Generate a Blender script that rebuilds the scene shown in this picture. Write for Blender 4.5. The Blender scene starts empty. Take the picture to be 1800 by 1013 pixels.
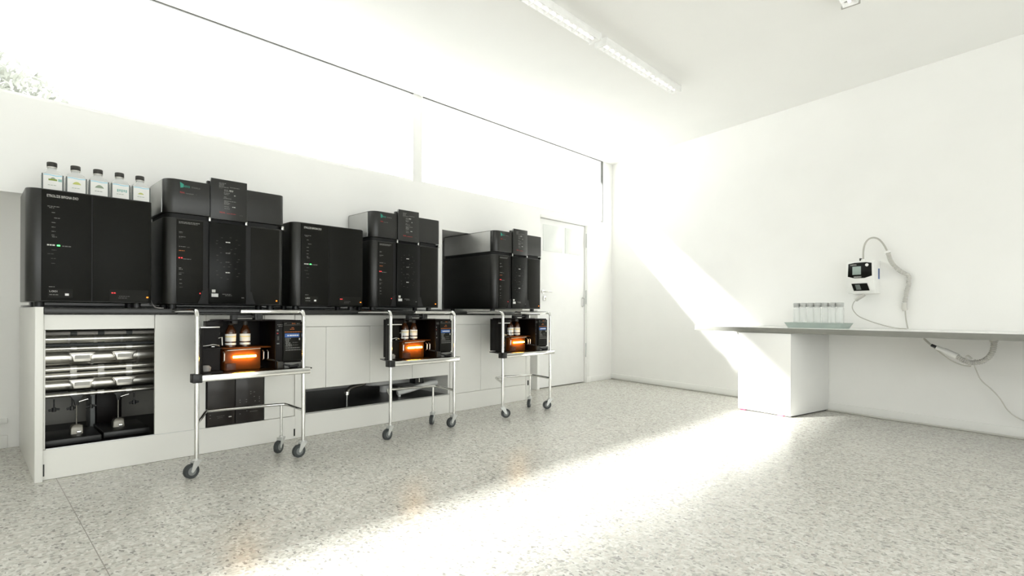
import bpy, bmesh, math, random
from mathutils import Vector, Matrix
R = math.radians
sc = bpy.context.scene
COL = sc.collection
random.seed(7)

# ------------------------------------------------------------------ camera, sky, sun, exposure
F_PX, CY_PX, CAM_H = 937.0, 551.0, 0.89
yaw, roll = R(44.2), R(0.26)
cam_d = bpy.data.cameras.new('camera')
cam = bpy.data.objects.new('camera', cam_d)
COL.objects.link(cam)
cam_d.sensor_width = 36.0
cam_d.lens = F_PX / 1800 * 36.0
cam_d.shift_y = (CY_PX - 506.5) / 1800
cam_d.clip_start = 0.05
fw = Vector((math.cos(yaw), math.sin(yaw), 0))
rt = Vector((math.sin(yaw), -math.cos(yaw), 0))
up = Vector((0, 0, 1))
right = rt * math.cos(roll) + up * math.sin(roll)
upv = up * math.cos(roll) - rt * math.sin(roll)
mw = Matrix((right, upv, -fw)).transposed().to_4x4()
mw.translation = (0, 0, CAM_H)
cam.matrix_world = mw
sc.camera = cam

world = bpy.data.worlds.new('world')
sc.world = world
world.use_nodes = True
bg = world.node_tree.nodes['Background']
bg.inputs['Color'].default_value = (0.995, 0.995, 0.985, 1)
bg.inputs['Strength'].default_value = 3.6

sun_d = bpy.data.lights.new('sun', 'SUN')
sun_d.energy = 16.0
sun_d.angle = R(3.6)
sun_d.color = (1.0, 0.985, 0.95)
sun = bpy.data.objects.new('sun', sun_d)
COL.objects.link(sun)
sun.location = (-3, 8, 8)
sun.rotation_euler = Vector((1.5, -1.06, -1.0)).to_track_quat('-Z', 'Y').to_euler()

# daylight entering through the two window openings (portals only guide the sky light)
def portal(x0, x1, z0, z1, y, rot=(R(-90), 0, 0), at=None):
    d = bpy.data.lights.new('window_daylight', 'AREA')
    d.shape = 'RECTANGLE'
    d.size, d.size_y = x1 - x0, z1 - z0
    d.cycles.is_portal = True
    o = bpy.data.objects.new('window_daylight', d)
    COL.objects.link(o)
    o.location = at or ((x0 + x1) / 2, y, (z0 + z1) / 2)
    o.rotation_euler = rot
portal(-2.9, 2.91, 2.12, 2.92, 4.16)
portal(3.02, 5.96, 2.12, 2.92, 4.16)

portal(-3.4, 3.3, 0.05, 2.3, -2.68, (R(90), 0, 0))  # portal of the added fill window behind the camera

vs = sc.view_settings
vs.view_transform = 'Standard'
vs.look = 'None'
vs.gamma = 1.0
vs.use_curve_mapping = False
vs.exposure = 0.27
sc.cycles.max_bounces = 16
sc.cycles.diffuse_bounces = 8
sc.cycles.glossy_bounces = 6
sc.cycles.transmission_bounces = 10
sc.cycles.transparent_max_bounces = 16
sc.cycles.caustics_reflective = False
sc.cycles.caustics_refractive = False
sc.cycles.sample_clamp_indirect = 8.0

# ------------------------------------------------------------------ materials
def lin(c):
    return tuple(((v / 255) / 12.92 if v / 255 <= 0.04045 else (((v / 255) + 0.055) / 1.055) ** 2.4) for v in c)

def mat(name, rgb, rough=0.5, metal=0.0, emit=None, estr=0.0, trans=0.0, ior=1.45, coat=0.0, var=0.04, vscale=12.0, bump=0.0, spec=0.5, alpha=1.0):
    m = bpy.data.materials.new(name)
    m.use_nodes = True
    nt = m.node_tree
    b = nt.nodes['Principled BSDF']
    col = (*rgb, 1)
    b.inputs['Roughness'].default_value = rough
    b.inputs['Metallic'].default_value = metal
    b.inputs['IOR'].default_value = ior
    b.inputs['Transmission Weight'].default_value = trans
    b.inputs['Coat Weight'].default_value = coat
    b.inputs['Coat Roughness'].default_value = 0.3
    b.inputs['Specular IOR Level'].default_value = spec
    b.inputs['Alpha'].default_value = alpha
    tc = nt.nodes.new('ShaderNodeTexCoord')
    nz = nt.nodes.new('ShaderNodeTexNoise')
    nz.inputs['Scale'].default_value = vscale
    nz.inputs['Detail'].default_value = 3
    nt.links.new(tc.outputs['Object'], nz.inputs['Vector'])
    rp = nt.nodes.new('ShaderNodeValToRGB')
    rp.color_ramp.elements[0].position = 0.3
    rp.color_ramp.elements[1].position = 0.7
    rp.color_ramp.elements[0].color = (*[v * (1 - var) for v in rgb], 1)
    rp.color_ramp.elements[1].color = (*[min(1, v * (1 + var)) for v in rgb], 1)
    nt.links.new(nz.outputs['Fac'], rp.inputs['Fac'])
    nt.links.new(rp.outputs['Color'], b.inputs['Base Color'])
    if bump:
        bp = nt.nodes.new('ShaderNodeBump')
        bp.inputs['Strength'].default_value = bump
        bp.inputs['Distance'].default_value = 0.002
        nt.links.new(nz.outputs['Fac'], bp.inputs['Height'])
        nt.links.new(bp.outputs['Normal'], b.inputs['Normal'])
    if emit:
        b.inputs['Emission Color'].default_value = (*emit, 1)
        b.inputs['Emission Strength'].default_value = estr
    return m

M = {}
M['wall'] = mat('wall_paint', (0.865, 0.862, 0.845), 0.65, var=0.012, vscale=3, bump=0.05)
M['ceiling'] = mat('ceiling_paint', (0.87, 0.868, 0.855), 0.7, var=0.01, vscale=2)
M['trim'] = mat('trim_paint', (0.84, 0.84, 0.82), 0.4, var=0.01)
M['door'] = mat('door_paint', (0.86, 0.86, 0.85), 0.4, var=0.01)
M['frosted'] = mat('frosted_pane', (0.74, 0.76, 0.74), 0.25, var=0.02)
M['winframe'] = mat('window_frame_dark', (0.10, 0.10, 0.095), 0.5)
M['laminate'] = mat('white_laminate', (0.80, 0.795, 0.76), 0.32, var=0.01, vscale=4)
M['laminate2'] = mat('white_gloss_laminate', (0.85, 0.85, 0.835), 0.22, var=0.01, vscale=4)
M['alu'] = mat('brushed_edge_metal', (0.52, 0.53, 0.52), 0.35, 1.0, var=0.06, vscale=30)
M['table_edge'] = mat('table_grey_edge', (0.22, 0.22, 0.20), 0.45, 0.0, var=0.04, vscale=20)
M['chrome'] = mat('chrome_tube', (0.70, 0.70, 0.68), 0.14, 1.0, var=0.02)
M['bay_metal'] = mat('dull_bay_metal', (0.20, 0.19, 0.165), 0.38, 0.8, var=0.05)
M['satin'] = mat('satin_metal', (0.80, 0.79, 0.76), 0.28, 1.0, var=0.03)
M['steel'] = mat('polished_steel', (0.70, 0.68, 0.63), 0.30, 1.0, var=0.05, vscale=6)
M['black_worktop'] = mat('black_worktop', (0.014, 0.014, 0.013), 0.28, var=0.1)
M['dev'] = mat('charcoal_casing', (0.0085, 0.0085, 0.0072), 0.40, spec=0.35, coat=0.5, var=0.08, vscale=40, bump=0.03)
M['dev_door'] = mat('charcoal_door', (0.0075, 0.0075, 0.0060), 0.5, spec=0.15, var=0.08, vscale=40)
M['dev_gloss'] = mat('black_gloss_panel', (0.0045, 0.0048, 0.0040), 0.3, spec=0.2, var=0.1)
M['dev_light'] = mat('grey_print_panel', (0.0115, 0.0112, 0.0092), 0.5, spec=0.15, var=0.05)
M['side_sheen'] = mat('hood_side_sheen', (0.50, 0.50, 0.49), 0.30, 0.7, var=0.03)
M['bay_shade'] = mat('shaded_bay_lining', (0.40, 0.39, 0.35), 0.4)  # white lining darkened in its colour for the shade inside the bay
M['gap'] = mat('black_gap', (0.004, 0.004, 0.004), 0.6)
M['ink'] = mat('white_print', (0.62, 0.62, 0.58), 0.6)
M['ink_dim'] = mat('grey_print', (0.16, 0.16, 0.15), 0.6)
M['ink_faint'] = mat('faint_print', (0.06, 0.06, 0.055), 0.6)
M['ink_red'] = mat('red_print', (0.45, 0.035, 0.035), 0.6)
M['ink_teal'] = mat('teal_print', (0.03, 0.27, 0.20), 0.6)
M['ink_orange'] = mat('orange_print', (0.5, 0.14, 0.03), 0.6)
M['led_green'] = mat('green_led', (0.1, 0.9, 0.2), 0.4, emit=(0.08, 1.0, 0.16), estr=3.0)
M['led_red'] = mat('red_led', (0.8, 0.05, 0.05), 0.4, emit=(1.0, 0.05, 0.06), estr=0.7)
M['led_orange'] = mat('orange_led', (0.9, 0.3, 0.03), 0.4, emit=(1.0, 0.24, 0.01), estr=1.6)
M['glow'] = mat('glowing_heater_tube', (1, 0.5, 0.1), 0.5, emit=(1.0, 0.50, 0.05), estr=48.0)
M['glow_halo'] = mat('orange_reflector', (0.60, 0.20, 0.02), 0.5)
M['heater'] = mat('dark_red_heater_block', (0.13, 0.036, 0.004), 0.45, spec=0.2, var=0.1)
M['rubber'] = mat('grey_rubber', (0.045, 0.05, 0.052), 0.55)
M['hub'] = mat('caster_hub_grey', (0.20, 0.21, 0.21), 0.4)
M['fork'] = mat('caster_fork_zinc', (0.66, 0.67, 0.66), 0.35, 0.6)
M['black_plastic'] = mat('black_plastic', (0.012, 0.012, 0.012), 0.38)
M['dark_box'] = mat('brown_black_casing', (0.0050, 0.0034, 0.0030), 0.4, spec=0.18, var=0.1)
M['bronze_gloss'] = mat('dark_bronze_gloss', (0.012, 0.009, 0.008), 0.18, coat=0.3)
M['amber'] = mat('amber_glass', (0.055, 0.018, 0.006), 0.08, spec=0.7)
M['cap_dark'] = mat('dark_cap', (0.03, 0.028, 0.024), 0.5)
M['cap_white'] = mat('pale_cap', (0.46, 0.47, 0.46), 0.4)
M['label'] = mat('paper_label', (0.80, 0.80, 0.78), 0.6)
M['label_grey'] = mat('grey_plate', (0.45, 0.44, 0.41), 0.4)
M['label_blue'] = mat('blue_label', (0.045, 0.12, 0.36), 0.4)
M['label_sky'] = mat('sky_blue_stripe', (0.32, 0.62, 0.78), 0.6)
M['label_yellow'] = mat('yellow_stripe', (0.80, 0.62, 0.10), 0.6)
M['label_olive'] = mat('olive_picture', (0.22, 0.29, 0.05), 0.6)
M['label_lime'] = mat('lime_picture', (0.50, 0.53, 0.16), 0.6)
M['label_sage'] = mat('sage_picture', (0.27, 0.33, 0.25), 0.6)
M['label_aqua'] = mat('aqua_picture', (0.28, 0.48, 0.45), 0.6)
M['milk'] = mat('clear_white_bottle', (0.80, 0.81, 0.80), 0.12, trans=0.35)
M['liquid_edge'] = mat('dark_bottle_edge', (0.10, 0.115, 0.115), 0.2)
M['vial'] = None
M['tray_grey'] = mat('pale_green_grey_tray', (0.44, 0.51, 0.48), 0.4)
M['white_plastic'] = mat('white_plastic', (0.84, 0.84, 0.82), 0.3)
M['lcd'] = mat('grey_green_display', (0.33, 0.40, 0.37), 0.2)
M['lcd_dark'] = mat('dim_display', (0.14, 0.16, 0.15), 0.2)
M['hose'] = mat('grey_hose', (0.52, 0.51, 0.48), 0.5)
M['hose_dark'] = mat('grey_hose_dark', (0.34, 0.325, 0.31), 0.5)
M['cable'] = mat('grey_cable', (0.47, 0.46, 0.42), 0.5)
M['cable_pale'] = mat('pale_cable', (0.60, 0.59, 0.55), 0.5)
M['pink'] = mat('pink_wedge', (0.72, 0.12, 0.24), 0.5)
M['light_white'] = mat('fixture_white', (0.86, 0.86, 0.85), 0.35)
M['tube_light'] = mat('fluorescent_tube', (0.95, 0.95, 0.95), 0.4, emit=(1, 0.99, 0.95), estr=0.7)
M['fixture_grey'] = mat('fixture_end_grey', (0.40, 0.39, 0.36), 0.45)
M['concrete'] = mat('pale_concrete', (0.80, 0.80, 0.78), 0.7)
M['foliage'] = mat('pale_leaves', (0.27, 0.28, 0.245), 0.8, var=0.25, vscale=4)
M['bark'] = mat('pale_bark', (0.24, 0.23, 0.22), 0.8, var=0.2)

def glass_mat():
    m = bpy.data.materials.new('window_glass')
    m.use_nodes = True
    nt = m.node_tree
    for n in list(nt.nodes):
        if n.type != 'OUTPUT_MATERIAL':
            nt.nodes.remove(n)
    out = [n for n in nt.nodes if n.type == 'OUTPUT_MATERIAL'][0]
    t = nt.nodes.new('ShaderNodeBsdfTransparent')
    t.inputs['Color'].default_value = (0.97, 0.985, 0.98, 1)
    g = nt.nodes.new('ShaderNodeBsdfGlossy')
    g.inputs['Roughness'].default_value = 0.02
    mx = nt.nodes.new('ShaderNodeMixShader')
    mx.inputs[0].default_value = 0.05
    nt.links.new(t.outputs[0], mx.inputs[1])
    nt.links.new(g.outputs[0], mx.inputs[2])
    nt.links.new(mx.outputs[0], out.inputs['Surface'])
    return m
M['glass'] = glass_mat()

def clear_mat(name, rgb, solid, rough=0.08):
    m = mat(name, rgb, rough, var=0.01)
    nt = m.node_tree
    out = [n for n in nt.nodes if n.type == 'OUTPUT_MATERIAL'][0]
    t = nt.nodes.new('ShaderNodeBsdfTransparent')
    mx = nt.nodes.new('ShaderNodeMixShader')
    mx.inputs[0].default_value = solid
    nt.links.new(t.outputs[0], mx.inputs[1])
    nt.links.new(nt.nodes['Principled BSDF'].outputs[0], mx.inputs[2])
    nt.links.new(mx.outputs[0], out.inputs['Surface'])
    return m
M['smoky'] = clear_mat('smoky_beaker_glass', (0.12, 0.06, 0.05), 0.4)
M['vial'] = clear_mat('clear_vial_glass', (0.80, 0.83, 0.82), 0.32)

def floor_mat():
    m = bpy.data.materials.new('speckled_vinyl_floor')
    m.use_nodes = True
    nt = m.node_tree
    N, L = nt.nodes, nt.links
    b = N['Principled BSDF']
    tc = N.new('ShaderNodeTexCoord')
    def mapped(rz, sx, sy):
        mp = N.new('ShaderNodeMapping')
        mp.inputs['Rotation'].default_value = (0, 0, rz)
        mp.inputs['Scale'].default_value = (sx, sy, 1)
        L.new(tc.outputs['Object'], mp.inputs['Vector'])
        return mp
    nzd = N.new('ShaderNodeTexNoise')
    nzd.inputs['Scale'].default_value = 30
    L.new(tc.outputs['Object'], nzd.inputs['Vector'])
    def flecks(rz, sx, sy, lo, hi):
        mp = mapped(rz, sx, sy)
        ad = N.new('ShaderNodeVectorMath')
        ad.operation = 'ADD'
        sc_ = N.new('ShaderNodeVectorMath')
        sc_.operation = 'SCALE'
        sc_.inputs['Scale'].default_value = 1.6
        L.new(nzd.outputs['Color'], sc_.inputs[0])
        L.new(mp.outputs[0], ad.inputs[0])
        L.new(sc_.outputs[0], ad.inputs[1])
        v = N.new('ShaderNodeTexVoronoi')
        v.inputs['Scale'].default_value = 1.0
        L.new(ad.outputs[0], v.inputs['Vector'])
        s = N.new('ShaderNodeSeparateColor')
        L.new(v.outputs['Color'], s.inputs[0])
        r = N.new('ShaderNodeValToRGB')
        r.color_ramp.interpolation = 'LINEAR'
        r.color_ramp.elements[0].position = lo
        r.color_ramp.elements[1].position = hi
        L.new(s.outputs[0], r.inputs['Fac'])
        return r
    base = (0.575, 0.565, 0.52, 1)
    def mixc(a, fac_node, col, inv=False):
        mx = N.new('ShaderNodeMix')
        mx.data_type = 'RGBA'
        L.new(fac_node.outputs['Color'], mx.inputs['Factor'])
        if isinstance(a, tuple):
            mx.inputs['A'].default_value = a
        else:
            L.new(a, mx.inputs['A'])
        mx.inputs['B'].default_value = col
        return mx.outputs['Result']
    c = mixc(base, flecks(0.5, 62, 110, 0.62, 0.86), (0.42, 0.41, 0.372, 1))
    c = mixc(c, flecks(-0.7, 90, 55, 0.60, 0.90), (0.68, 0.672, 0.63, 1))
    c = mixc(c, flecks(1.3, 120, 70, 0.86, 0.97), (0.29, 0.28, 0.262, 1))
    c = mixc(c, flecks(2.1, 70, 120, 0.74, 0.95), (0.54, 0.50, 0.455, 1))
    # one welded seam in the sheet, running across the room beside the bench end
    sep = N.new('ShaderNodeSeparateXYZ')
    L.new(tc.outputs['Object'], sep.inputs[0])
    ma = N.new('ShaderNodeMath')
    ma.operation = 'SUBTRACT'
    ma.inputs[1].default_value = 0.345
    L.new(sep.outputs['X'], ma.inputs[0])
    mb = N.new('ShaderNodeMath')
    mb.operation = 'ABSOLUTE'
    L.new(ma.outputs[0], mb.inputs[0])
    mc = N.new('ShaderNodeMath')
    mc.operation = 'LESS_THAN'
    mc.inputs[1].default_value = 0.0016
    L.new(mb.outputs[0], mc.inputs[0])
    mx = N.new('ShaderNodeMix')
    mx.data_type = 'RGBA'
    L.new(mc.outputs[0], mx.inputs['Factor'])
    L.new(c, mx.inputs['A'])
    mx.inputs['B'].default_value = (0.32, 0.30, 0.275, 1)
    L.new(mx.outputs['Result'], b.inputs['Base Color'])
    b.inputs['Roughness'].default_value = 0.27
    b.inputs['Specular IOR Level'].default_value = 0.45
    return m
M['floor'] = floor_mat()

# ------------------------------------------------------------------ mesh helpers
class MB:
    """Collects shapes; build() links them as ONE mesh object."""
    def __init__(self):
        self.bm = bmesh.new()
        self.mats = []
    def _mi(self, m):
        if m not in self.mats:
            self.mats.append(m)
        return self.mats.index(m)
    def _fin(self, faces, m, smooth=False):
        i = self._mi(m)
        for f in faces:
            f.material_index = i
            f.smooth = smooth
    def box(self, x0, x1, y0, y1, z0, z1, m, bev=0.0, seg=2):
        t = bmesh.new()
        bmesh.ops.create_cube(t, size=1)
        for v in t.verts:
            v.co = ((x0 + x1) / 2 + v.co.x * (x1 - x0), (y0 + y1) / 2 + v.co.y * (y1 - y0), (z0 + z1) / 2 + v.co.z * (z1 - z0))
        if bev:
            bmesh.ops.bevel(t, geom=list(t.edges), offset=bev, segments=seg, profile=0.5, affect='EDGES')
        self._merge(t, m, bool(bev))
        return self
    def _merge(self, t, m, smooth):
        i = self._mi(m)
        for f in t.faces:
            f.material_index = i
            f.smooth = smooth
        me = bpy.data.meshes.new('tmp')
        t.to_mesh(me)
        t.free()
        self.bm.from_mesh(me)
        bpy.data.meshes.remove(me)
    def rbox(self, x0, x1, y0, y1, z0, z1, rf, rb, m, ebev=0.004, rl=None):
        """box with its vertical front (y0) corners rounded by rf (left rl) and rear by rb"""
        rl = rf if rl is None else rl
        pts = []
        def arc(cx, cy, r, a0):
            for k in range(9):
                a = a0 + R(90) * k / 8
                pts.append((cx + r * math.cos(a), cy + r * math.sin(a)))
        arc(x0 + rl, y0 + rl, rl, R(180))
        arc(x1 - rf, y0 + rf, rf, R(270))
        arc(x1 - rb, y1 - rb, rb, 0)
        arc(x0 + rb, y1 - rb, rb, R(90))
        return self.prism([(p[0], p[1]) for p in pts], 'z', z0, z1, m, bev=ebev, smooth=True)
    def prism(self, poly, axis, a0, a1, m, bev=0.0, smooth=False):
        t = bmesh.new()
        def co(p, a):
            return {'z': (p[0], p[1], a), 'y': (p[0], a, p[1]), 'x': (a, p[0], p[1])}[axis]
        lo = [t.verts.new(co(p, a0)) for p in poly]
        hi = [t.verts.new(co(p, a1)) for p in poly]
        n = len(poly)
        c0 = t.faces.new(lo)
        c1 = t.faces.new(hi)
        for k in range(n):
            t.faces.new((lo[k], lo[(k + 1) % n], hi[(k + 1) % n], hi[k]))
        bmesh.ops.recalc_face_normals(t, faces=list(t.faces))
        if bev:
            es = set(c0.edges) | set(c1.edges)
            bmesh.ops.bevel(t, geom=list(es), offset=bev, segments=2, profile=0.5, affect='EDGES')
        self._merge(t, m, smooth)
        return self
    def cyl(self, p0, p1, r, m, seg=20, r2=None, caps=True):
        p0, p1 = Vector(p0), Vector(p1)
        d = p1 - p0
        t = bmesh.new()
        bmesh.ops.create_cone(t, cap_ends=caps, segments=seg, radius1=r, radius2=r if r2 is None else r2, depth=d.length)
        q = d.to_track_quat('Z', 'Y').to_matrix().to_4x4()
        q.translation = (p0 + p1) / 2
        bmesh.ops.transform(t, matrix=q, verts=t.verts)
        self._merge(t, m, True)
        return self
    def lathe(self, prof, m, c=(0, 0, 0), seg=24):
        t = bmesh.new()
        rings = []
        for r, z in prof:
            rings.append([t.verts.new((c[0] + r * math.cos(2 * math.pi * k / seg), c[1] + r * math.sin(2 * math.pi * k / seg), c[2] + z)) for k in range(seg)])
        for a, b in zip(rings, rings[1:]):
            for k in range(seg):
                t.faces.new((a[k], a[(k + 1) % seg], b[(k + 1) % seg], b[k]))
        t.faces.new(rings[0][::-1])
        t.faces.new(rings[-1])
        bmesh.ops.recalc_face_normals(t, faces=list(t.faces))
        self._merge(t, m, True)
        return self
    def loft(self, secs, m, smooth=True):
        """stack of rounded rectangles (cx, cy, z, hx, hy, r)"""
        t = bmesh.new()
        rings = []
        for cx, cy, z, hx, hy, r in secs:
            ring = []
            for (sx, sy, a0) in ((1, 1, 0), (-1, 1, 90), (-1, -1, 180), (1, -1, 270)):
                for k in range(5):
                    a = R(a0 + 90 * k / 4)
                    ring.append(t.verts.new((cx + sx * (hx - r) + r * math.cos(a), cy + sy * (hy - r) + r * math.sin(a), z)))
            rings.append(ring)
        n = len(rings[0])
        for a, b in zip(rings, rings[1:]):
            for k in range(n):
                t.faces.new((a[k], a[(k + 1) % n], b[(k + 1) % n], b[k]))
        t.faces.new(rings[0][::-1])
        t.faces.new(rings[-1])
        bmesh.ops.recalc_face_normals(t, faces=list(t.faces))
        self._merge(t, m, smooth)
        return self
    def tube(self, pts, r, m, seg=10, smooth_path=0, ribs=None):
        pts = [Vector(p) for p in pts]
        for _ in range(smooth_path):
            q = [pts[0]]
            for a, b in zip(pts, pts[1:]):
                q += [a * 0.75 + b * 0.25, a * 0.25 + b * 0.75]
            q.append(pts[-1])
            pts = q
        if ribs:                       # resample so each corrugation gets its own rings
            step = ribs / 4
            out, acc = [pts[0]], 0.0
            for a, b in zip(pts, pts[1:]):
                L_ = (b - a).length
                while acc + step <= L_:
                    acc += step
                    out.append(a.lerp(b, acc / L_))
                acc -= L_
            pts = out
        t = bmesh.new()
        rings = []
        prev = None
        for i, p in enumerate(pts):
            d = (pts[min(i + 1, len(pts) - 1)] - pts[max(i - 1, 0)]).normalized()
            if prev is None:
                u = d.orthogonal().normalized()
            else:
                u = (prev - d * prev.dot(d)).normalized()
            prev = u
            v = d.cross(u)
            rr = r
            if ribs:
                rr = r * (1.0, 0.98, 0.80, 0.80)[i % 4]
            rings.append([t.verts.new(p + (u * math.cos(2 * math.pi * k / seg) + v * math.sin(2 * math.pi * k / seg)) * rr) for k in range(seg)])
        for a, b in zip(rings, rings[1:]):
            for k in range(seg):
                t.faces.new((a[k], a[(k + 1) % seg], b[(k + 1) % seg], b[k]))
        t.faces.new(rings[0][::-1])
        t.faces.new(rings[-1])
        bmesh.ops.recalc_face_normals(t, faces=list(t.faces))
        self._merge(t, m, True)
        return self
    def text(self, s, x, y, z, size, m, width=None, thick=0.0006, flip=False):
        """raised print on a face that looks to -Y (or to +Y local frame when flip)"""
        cu = bpy.data.curves.new('tmp', 'FONT')
        cu.body = s
        cu.size = size
        cu.extrude = thick
        cu.resolution_u = 3
        o = bpy.data.objects.new('tmp', cu)
        COL.objects.link(o)
        dg = bpy.context.evaluated_depsgraph_get()
        me = bpy.data.meshes.new_from_object(o.evaluated_get(dg))
        COL.objects.unlink(o)
        bpy.data.objects.remove(o)
        bpy.data.curves.remove(cu)
        t = bmesh.new()
        t.from_mesh(me)
        bpy.data.meshes.remove(me)
        if width and len(t.verts):
            w = max(v.co.x for v in t.verts) or 1
            for v in t.verts:
                v.co.x *= width / w
        rot = Matrix.Rotation(R(90), 4, 'X')
        if flip:
            rot = Matrix.Rotation(R(180), 4, 'Z') @ rot
        rot.translation = (x, y, z)
        bmesh.ops.transform(t, matrix=rot, verts=t.verts)
        self._merge(t, m, False)
        return self
    def mark(self, x0, x1, y, z0, z1, m, th=0.0008):
        return self.box(x0, x1, y - th, y + 0.0008, z0, z1, m)
    def line_text(self, x, y, z, w, h, m):
        """a short line of tiny word-like print marks"""
        cx = x
        rng = random.Random(int(abs(x * 7919 + z * 104729) * 1000))
        while cx < x + w - 1e-4:
            ww = min(rng.uniform(0.006, 0.016), x + w - cx)
            self.mark(cx, cx + ww, y, z, z + h, m)
            cx += ww + 0.0025
        return self
    def build(self, name, parent=None, loc=None, rotz=None, mtx=None):
        me = bpy.data.meshes.new(name)
        self.bm.to_mesh(me)
        self.bm.free()
        for m in self.mats:
            me.materials.append(m)
        o = bpy.data.objects.new(name, me)
        COL.objects.link(o)
        if parent:
            o.parent = parent
        if loc:
            o.location = loc
        if rotz is not None:
            o.rotation_euler = (0, 0, rotz)
        if mtx is not None:
            o.matrix_world = mtx
        for p in me.polygons:
            pass
        try:
            me.set_sharp_from_angle(angle=R(38))
        except Exception:
            pass
        return o

def tag(o, label, cat, group=None, kind=None):
    if label:
        o['label'] = label
    if cat:
        o['category'] = cat
    if group:
        o['group'] = group
    if kind:
        o['kind'] = kind
    return o

def thing(name, label, cat, loc=(0, 0, 0), rotz=0.0, group=None):
    o = bpy.data.objects.new(name, None)
    COL.objects.link(o)
    o.location = loc
    o.rotation_euler = (0, 0, rotz)
    o.empty_display_size = 0.05
    return tag(o, label, cat, group)

def copy_tree(o, parent=None):
    c = o.copy()
    COL.objects.link(c)
    if parent:
        c.parent = parent
    for ch in list(o.children):
        copy_tree(ch, c)
    return c

def struct(mb, name, **k):
    o = mb.build(name, **k)
    o['kind'] = 'structure'
    return o

# ------------------------------------------------------------------ room geometry
CEIL = 2.93
YW, YR = 4.115, 4.77            # window plane / recessed wall behind the bench
XS = 4.66                       # where the wall steps forward around the door
SILL = 2.085
FA = Vector((6.194, 4.123, 0))  # far corner on the floor
FROT = math.atan2(0.979, 0.2039)    # local x of the far wall runs back to the corner, local y into the room
def FW(s, off, z=0.0):          # s metres from the corner along the far wall, off metres in front of it
    c, sn = math.cos(FROT), math.sin(FROT)
    return Vector((FA.x - s * c - off * sn, FA.y - s * sn + off * c, z))

def far_end(y):
    return FA.x + (y - FA.y) * (0.2039 / 0.979)

floor = MB()
floor.box(-3.7, 6.9, -2.6, 5.0, -0.1, 0.0, M['floor'])
struct(floor, 'floor')
ce = MB()
ce.box(-3.7, 6.9, -2.6, 4.115, CEIL, CEIL + 0.12, M['ceiling'])
struct(ce, 'ceiling')

# window wall: recess behind the bench, coved up to the sill, door wall at the right
w = MB()
def wall_profile(zb, cove):
    # straight face under the sill, then back to the recess at Y = YR
    q = [(YR, 0.0)]
    if cove:
        for k in range(17):
            th = R(90) * k / 16
            q.append((YW + 0.03 + (YR - YW - 0.03) * math.cos(th), 1.05 + (zb - 1.05) * math.sin(th)))
        q.append((YW, zb + 0.005))
    else:
        q += [(YR, zb), (YW, zb)]
    return q + [(YW, SILL), (YW, SILL + 0.03), (YR + 0.2, SILL + 0.03), (YR + 0.2, 0.0)]
for x0, x1, zb, cv in ((-3.6, 0.26, 1.555, True), (0.26, 3.25, 0.925, False), (3.25, 4.40, 1.704, False), (4.40, XS, 0.925, False)):
    w.prism(wall_profile(zb, cv), 'x', x0, x1, M['wall'], smooth=cv)
w.box(XS, 4.70, YW, YR + 0.2, 0, SILL + 0.03, M['wall'])
w.box(4.70, 5.665, YW + 0.07, YR + 0.2, 0, SILL + 0.03, M['wall'])
w.box(4.70, 5.665, YW, YW + 0.07, 2.03, SILL + 0.03, M['wall'])
w.box(5.665, 6.5, YW, YR + 0.2, 0, SILL + 0.03, M['wall'])
w.box(5.975, 6.5, YW, YW + 0.2, SILL + 0.03, CEIL + 0.12, M['wall'])
struct(w, 'wall_left')

# far wall (not quite square to the window wall)
fwm = MB()
fwm.box(-7.0, 0.02, -0.15, 0.0, 0, CEIL + 0.12, M['wall'])
struct(fwm, 'wall_far', loc=FA, rotz=FROT)
wr = MB()
wr.box(-3.75, -3.4, -2.75, -2.6, 0, CEIL + 0.12, M['wall'])
wr.box(3.3, 6.0, -2.75, -2.6, 0, CEIL + 0.12, M['wall'])
wr.box(-3.4, 3.3, -2.75, -2.6, 0, 0.05, M['wall'])
wr.box(-3.4, 3.3, -2.75, -2.6, 2.3, CEIL + 0.12, M['wall'])
struct(wr, 'wall_right')
wb = MB()
wb.box(-3.75, -3.6, -2.75, -1.4, 0, CEIL + 0.12, M['wall'])
wb.box(-3.75, -3.6, -1.4, YW, 0, CEIL + 0.12, M['wall'])
wb.box(-3.75, -3.6, YW, 4.97, 0, SILL, M['wall'])
struct(wb, 'wall_back')

# unseen low partition added left of the frame to shade the bench-end corner
pt = MB(); pt.box(-0.52, -0.42, 3.3, YR, 0, 1.25, M['wall']); struct(pt, 'shade_partition')

# skirtings
b = MB(); b.box(-0.42, 0.20, YR - 0.012, YR, 0, 0.085, M['trim'], 0.003); struct(b, 'baseboard_left')
b = MB(); b.box(5.69, 6.19, YW - 0.012, YW, 0, 0.07, M['trim'], 0.003); struct(b, 'baseboard_door')
b = MB(); b.box(-6.8, -0.005, 0.0, 0.012, 0.0, 0.075, M['trim'], 0.003); struct(b, 'baseboard_far', loc=FA, rotz=FROT)
b = MB(); b.box(-0.42, 0.20, YR - 0.02, YR, 0.16, 0.195, M['trim'], 0.004); struct(b, 'trim_1')

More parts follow.
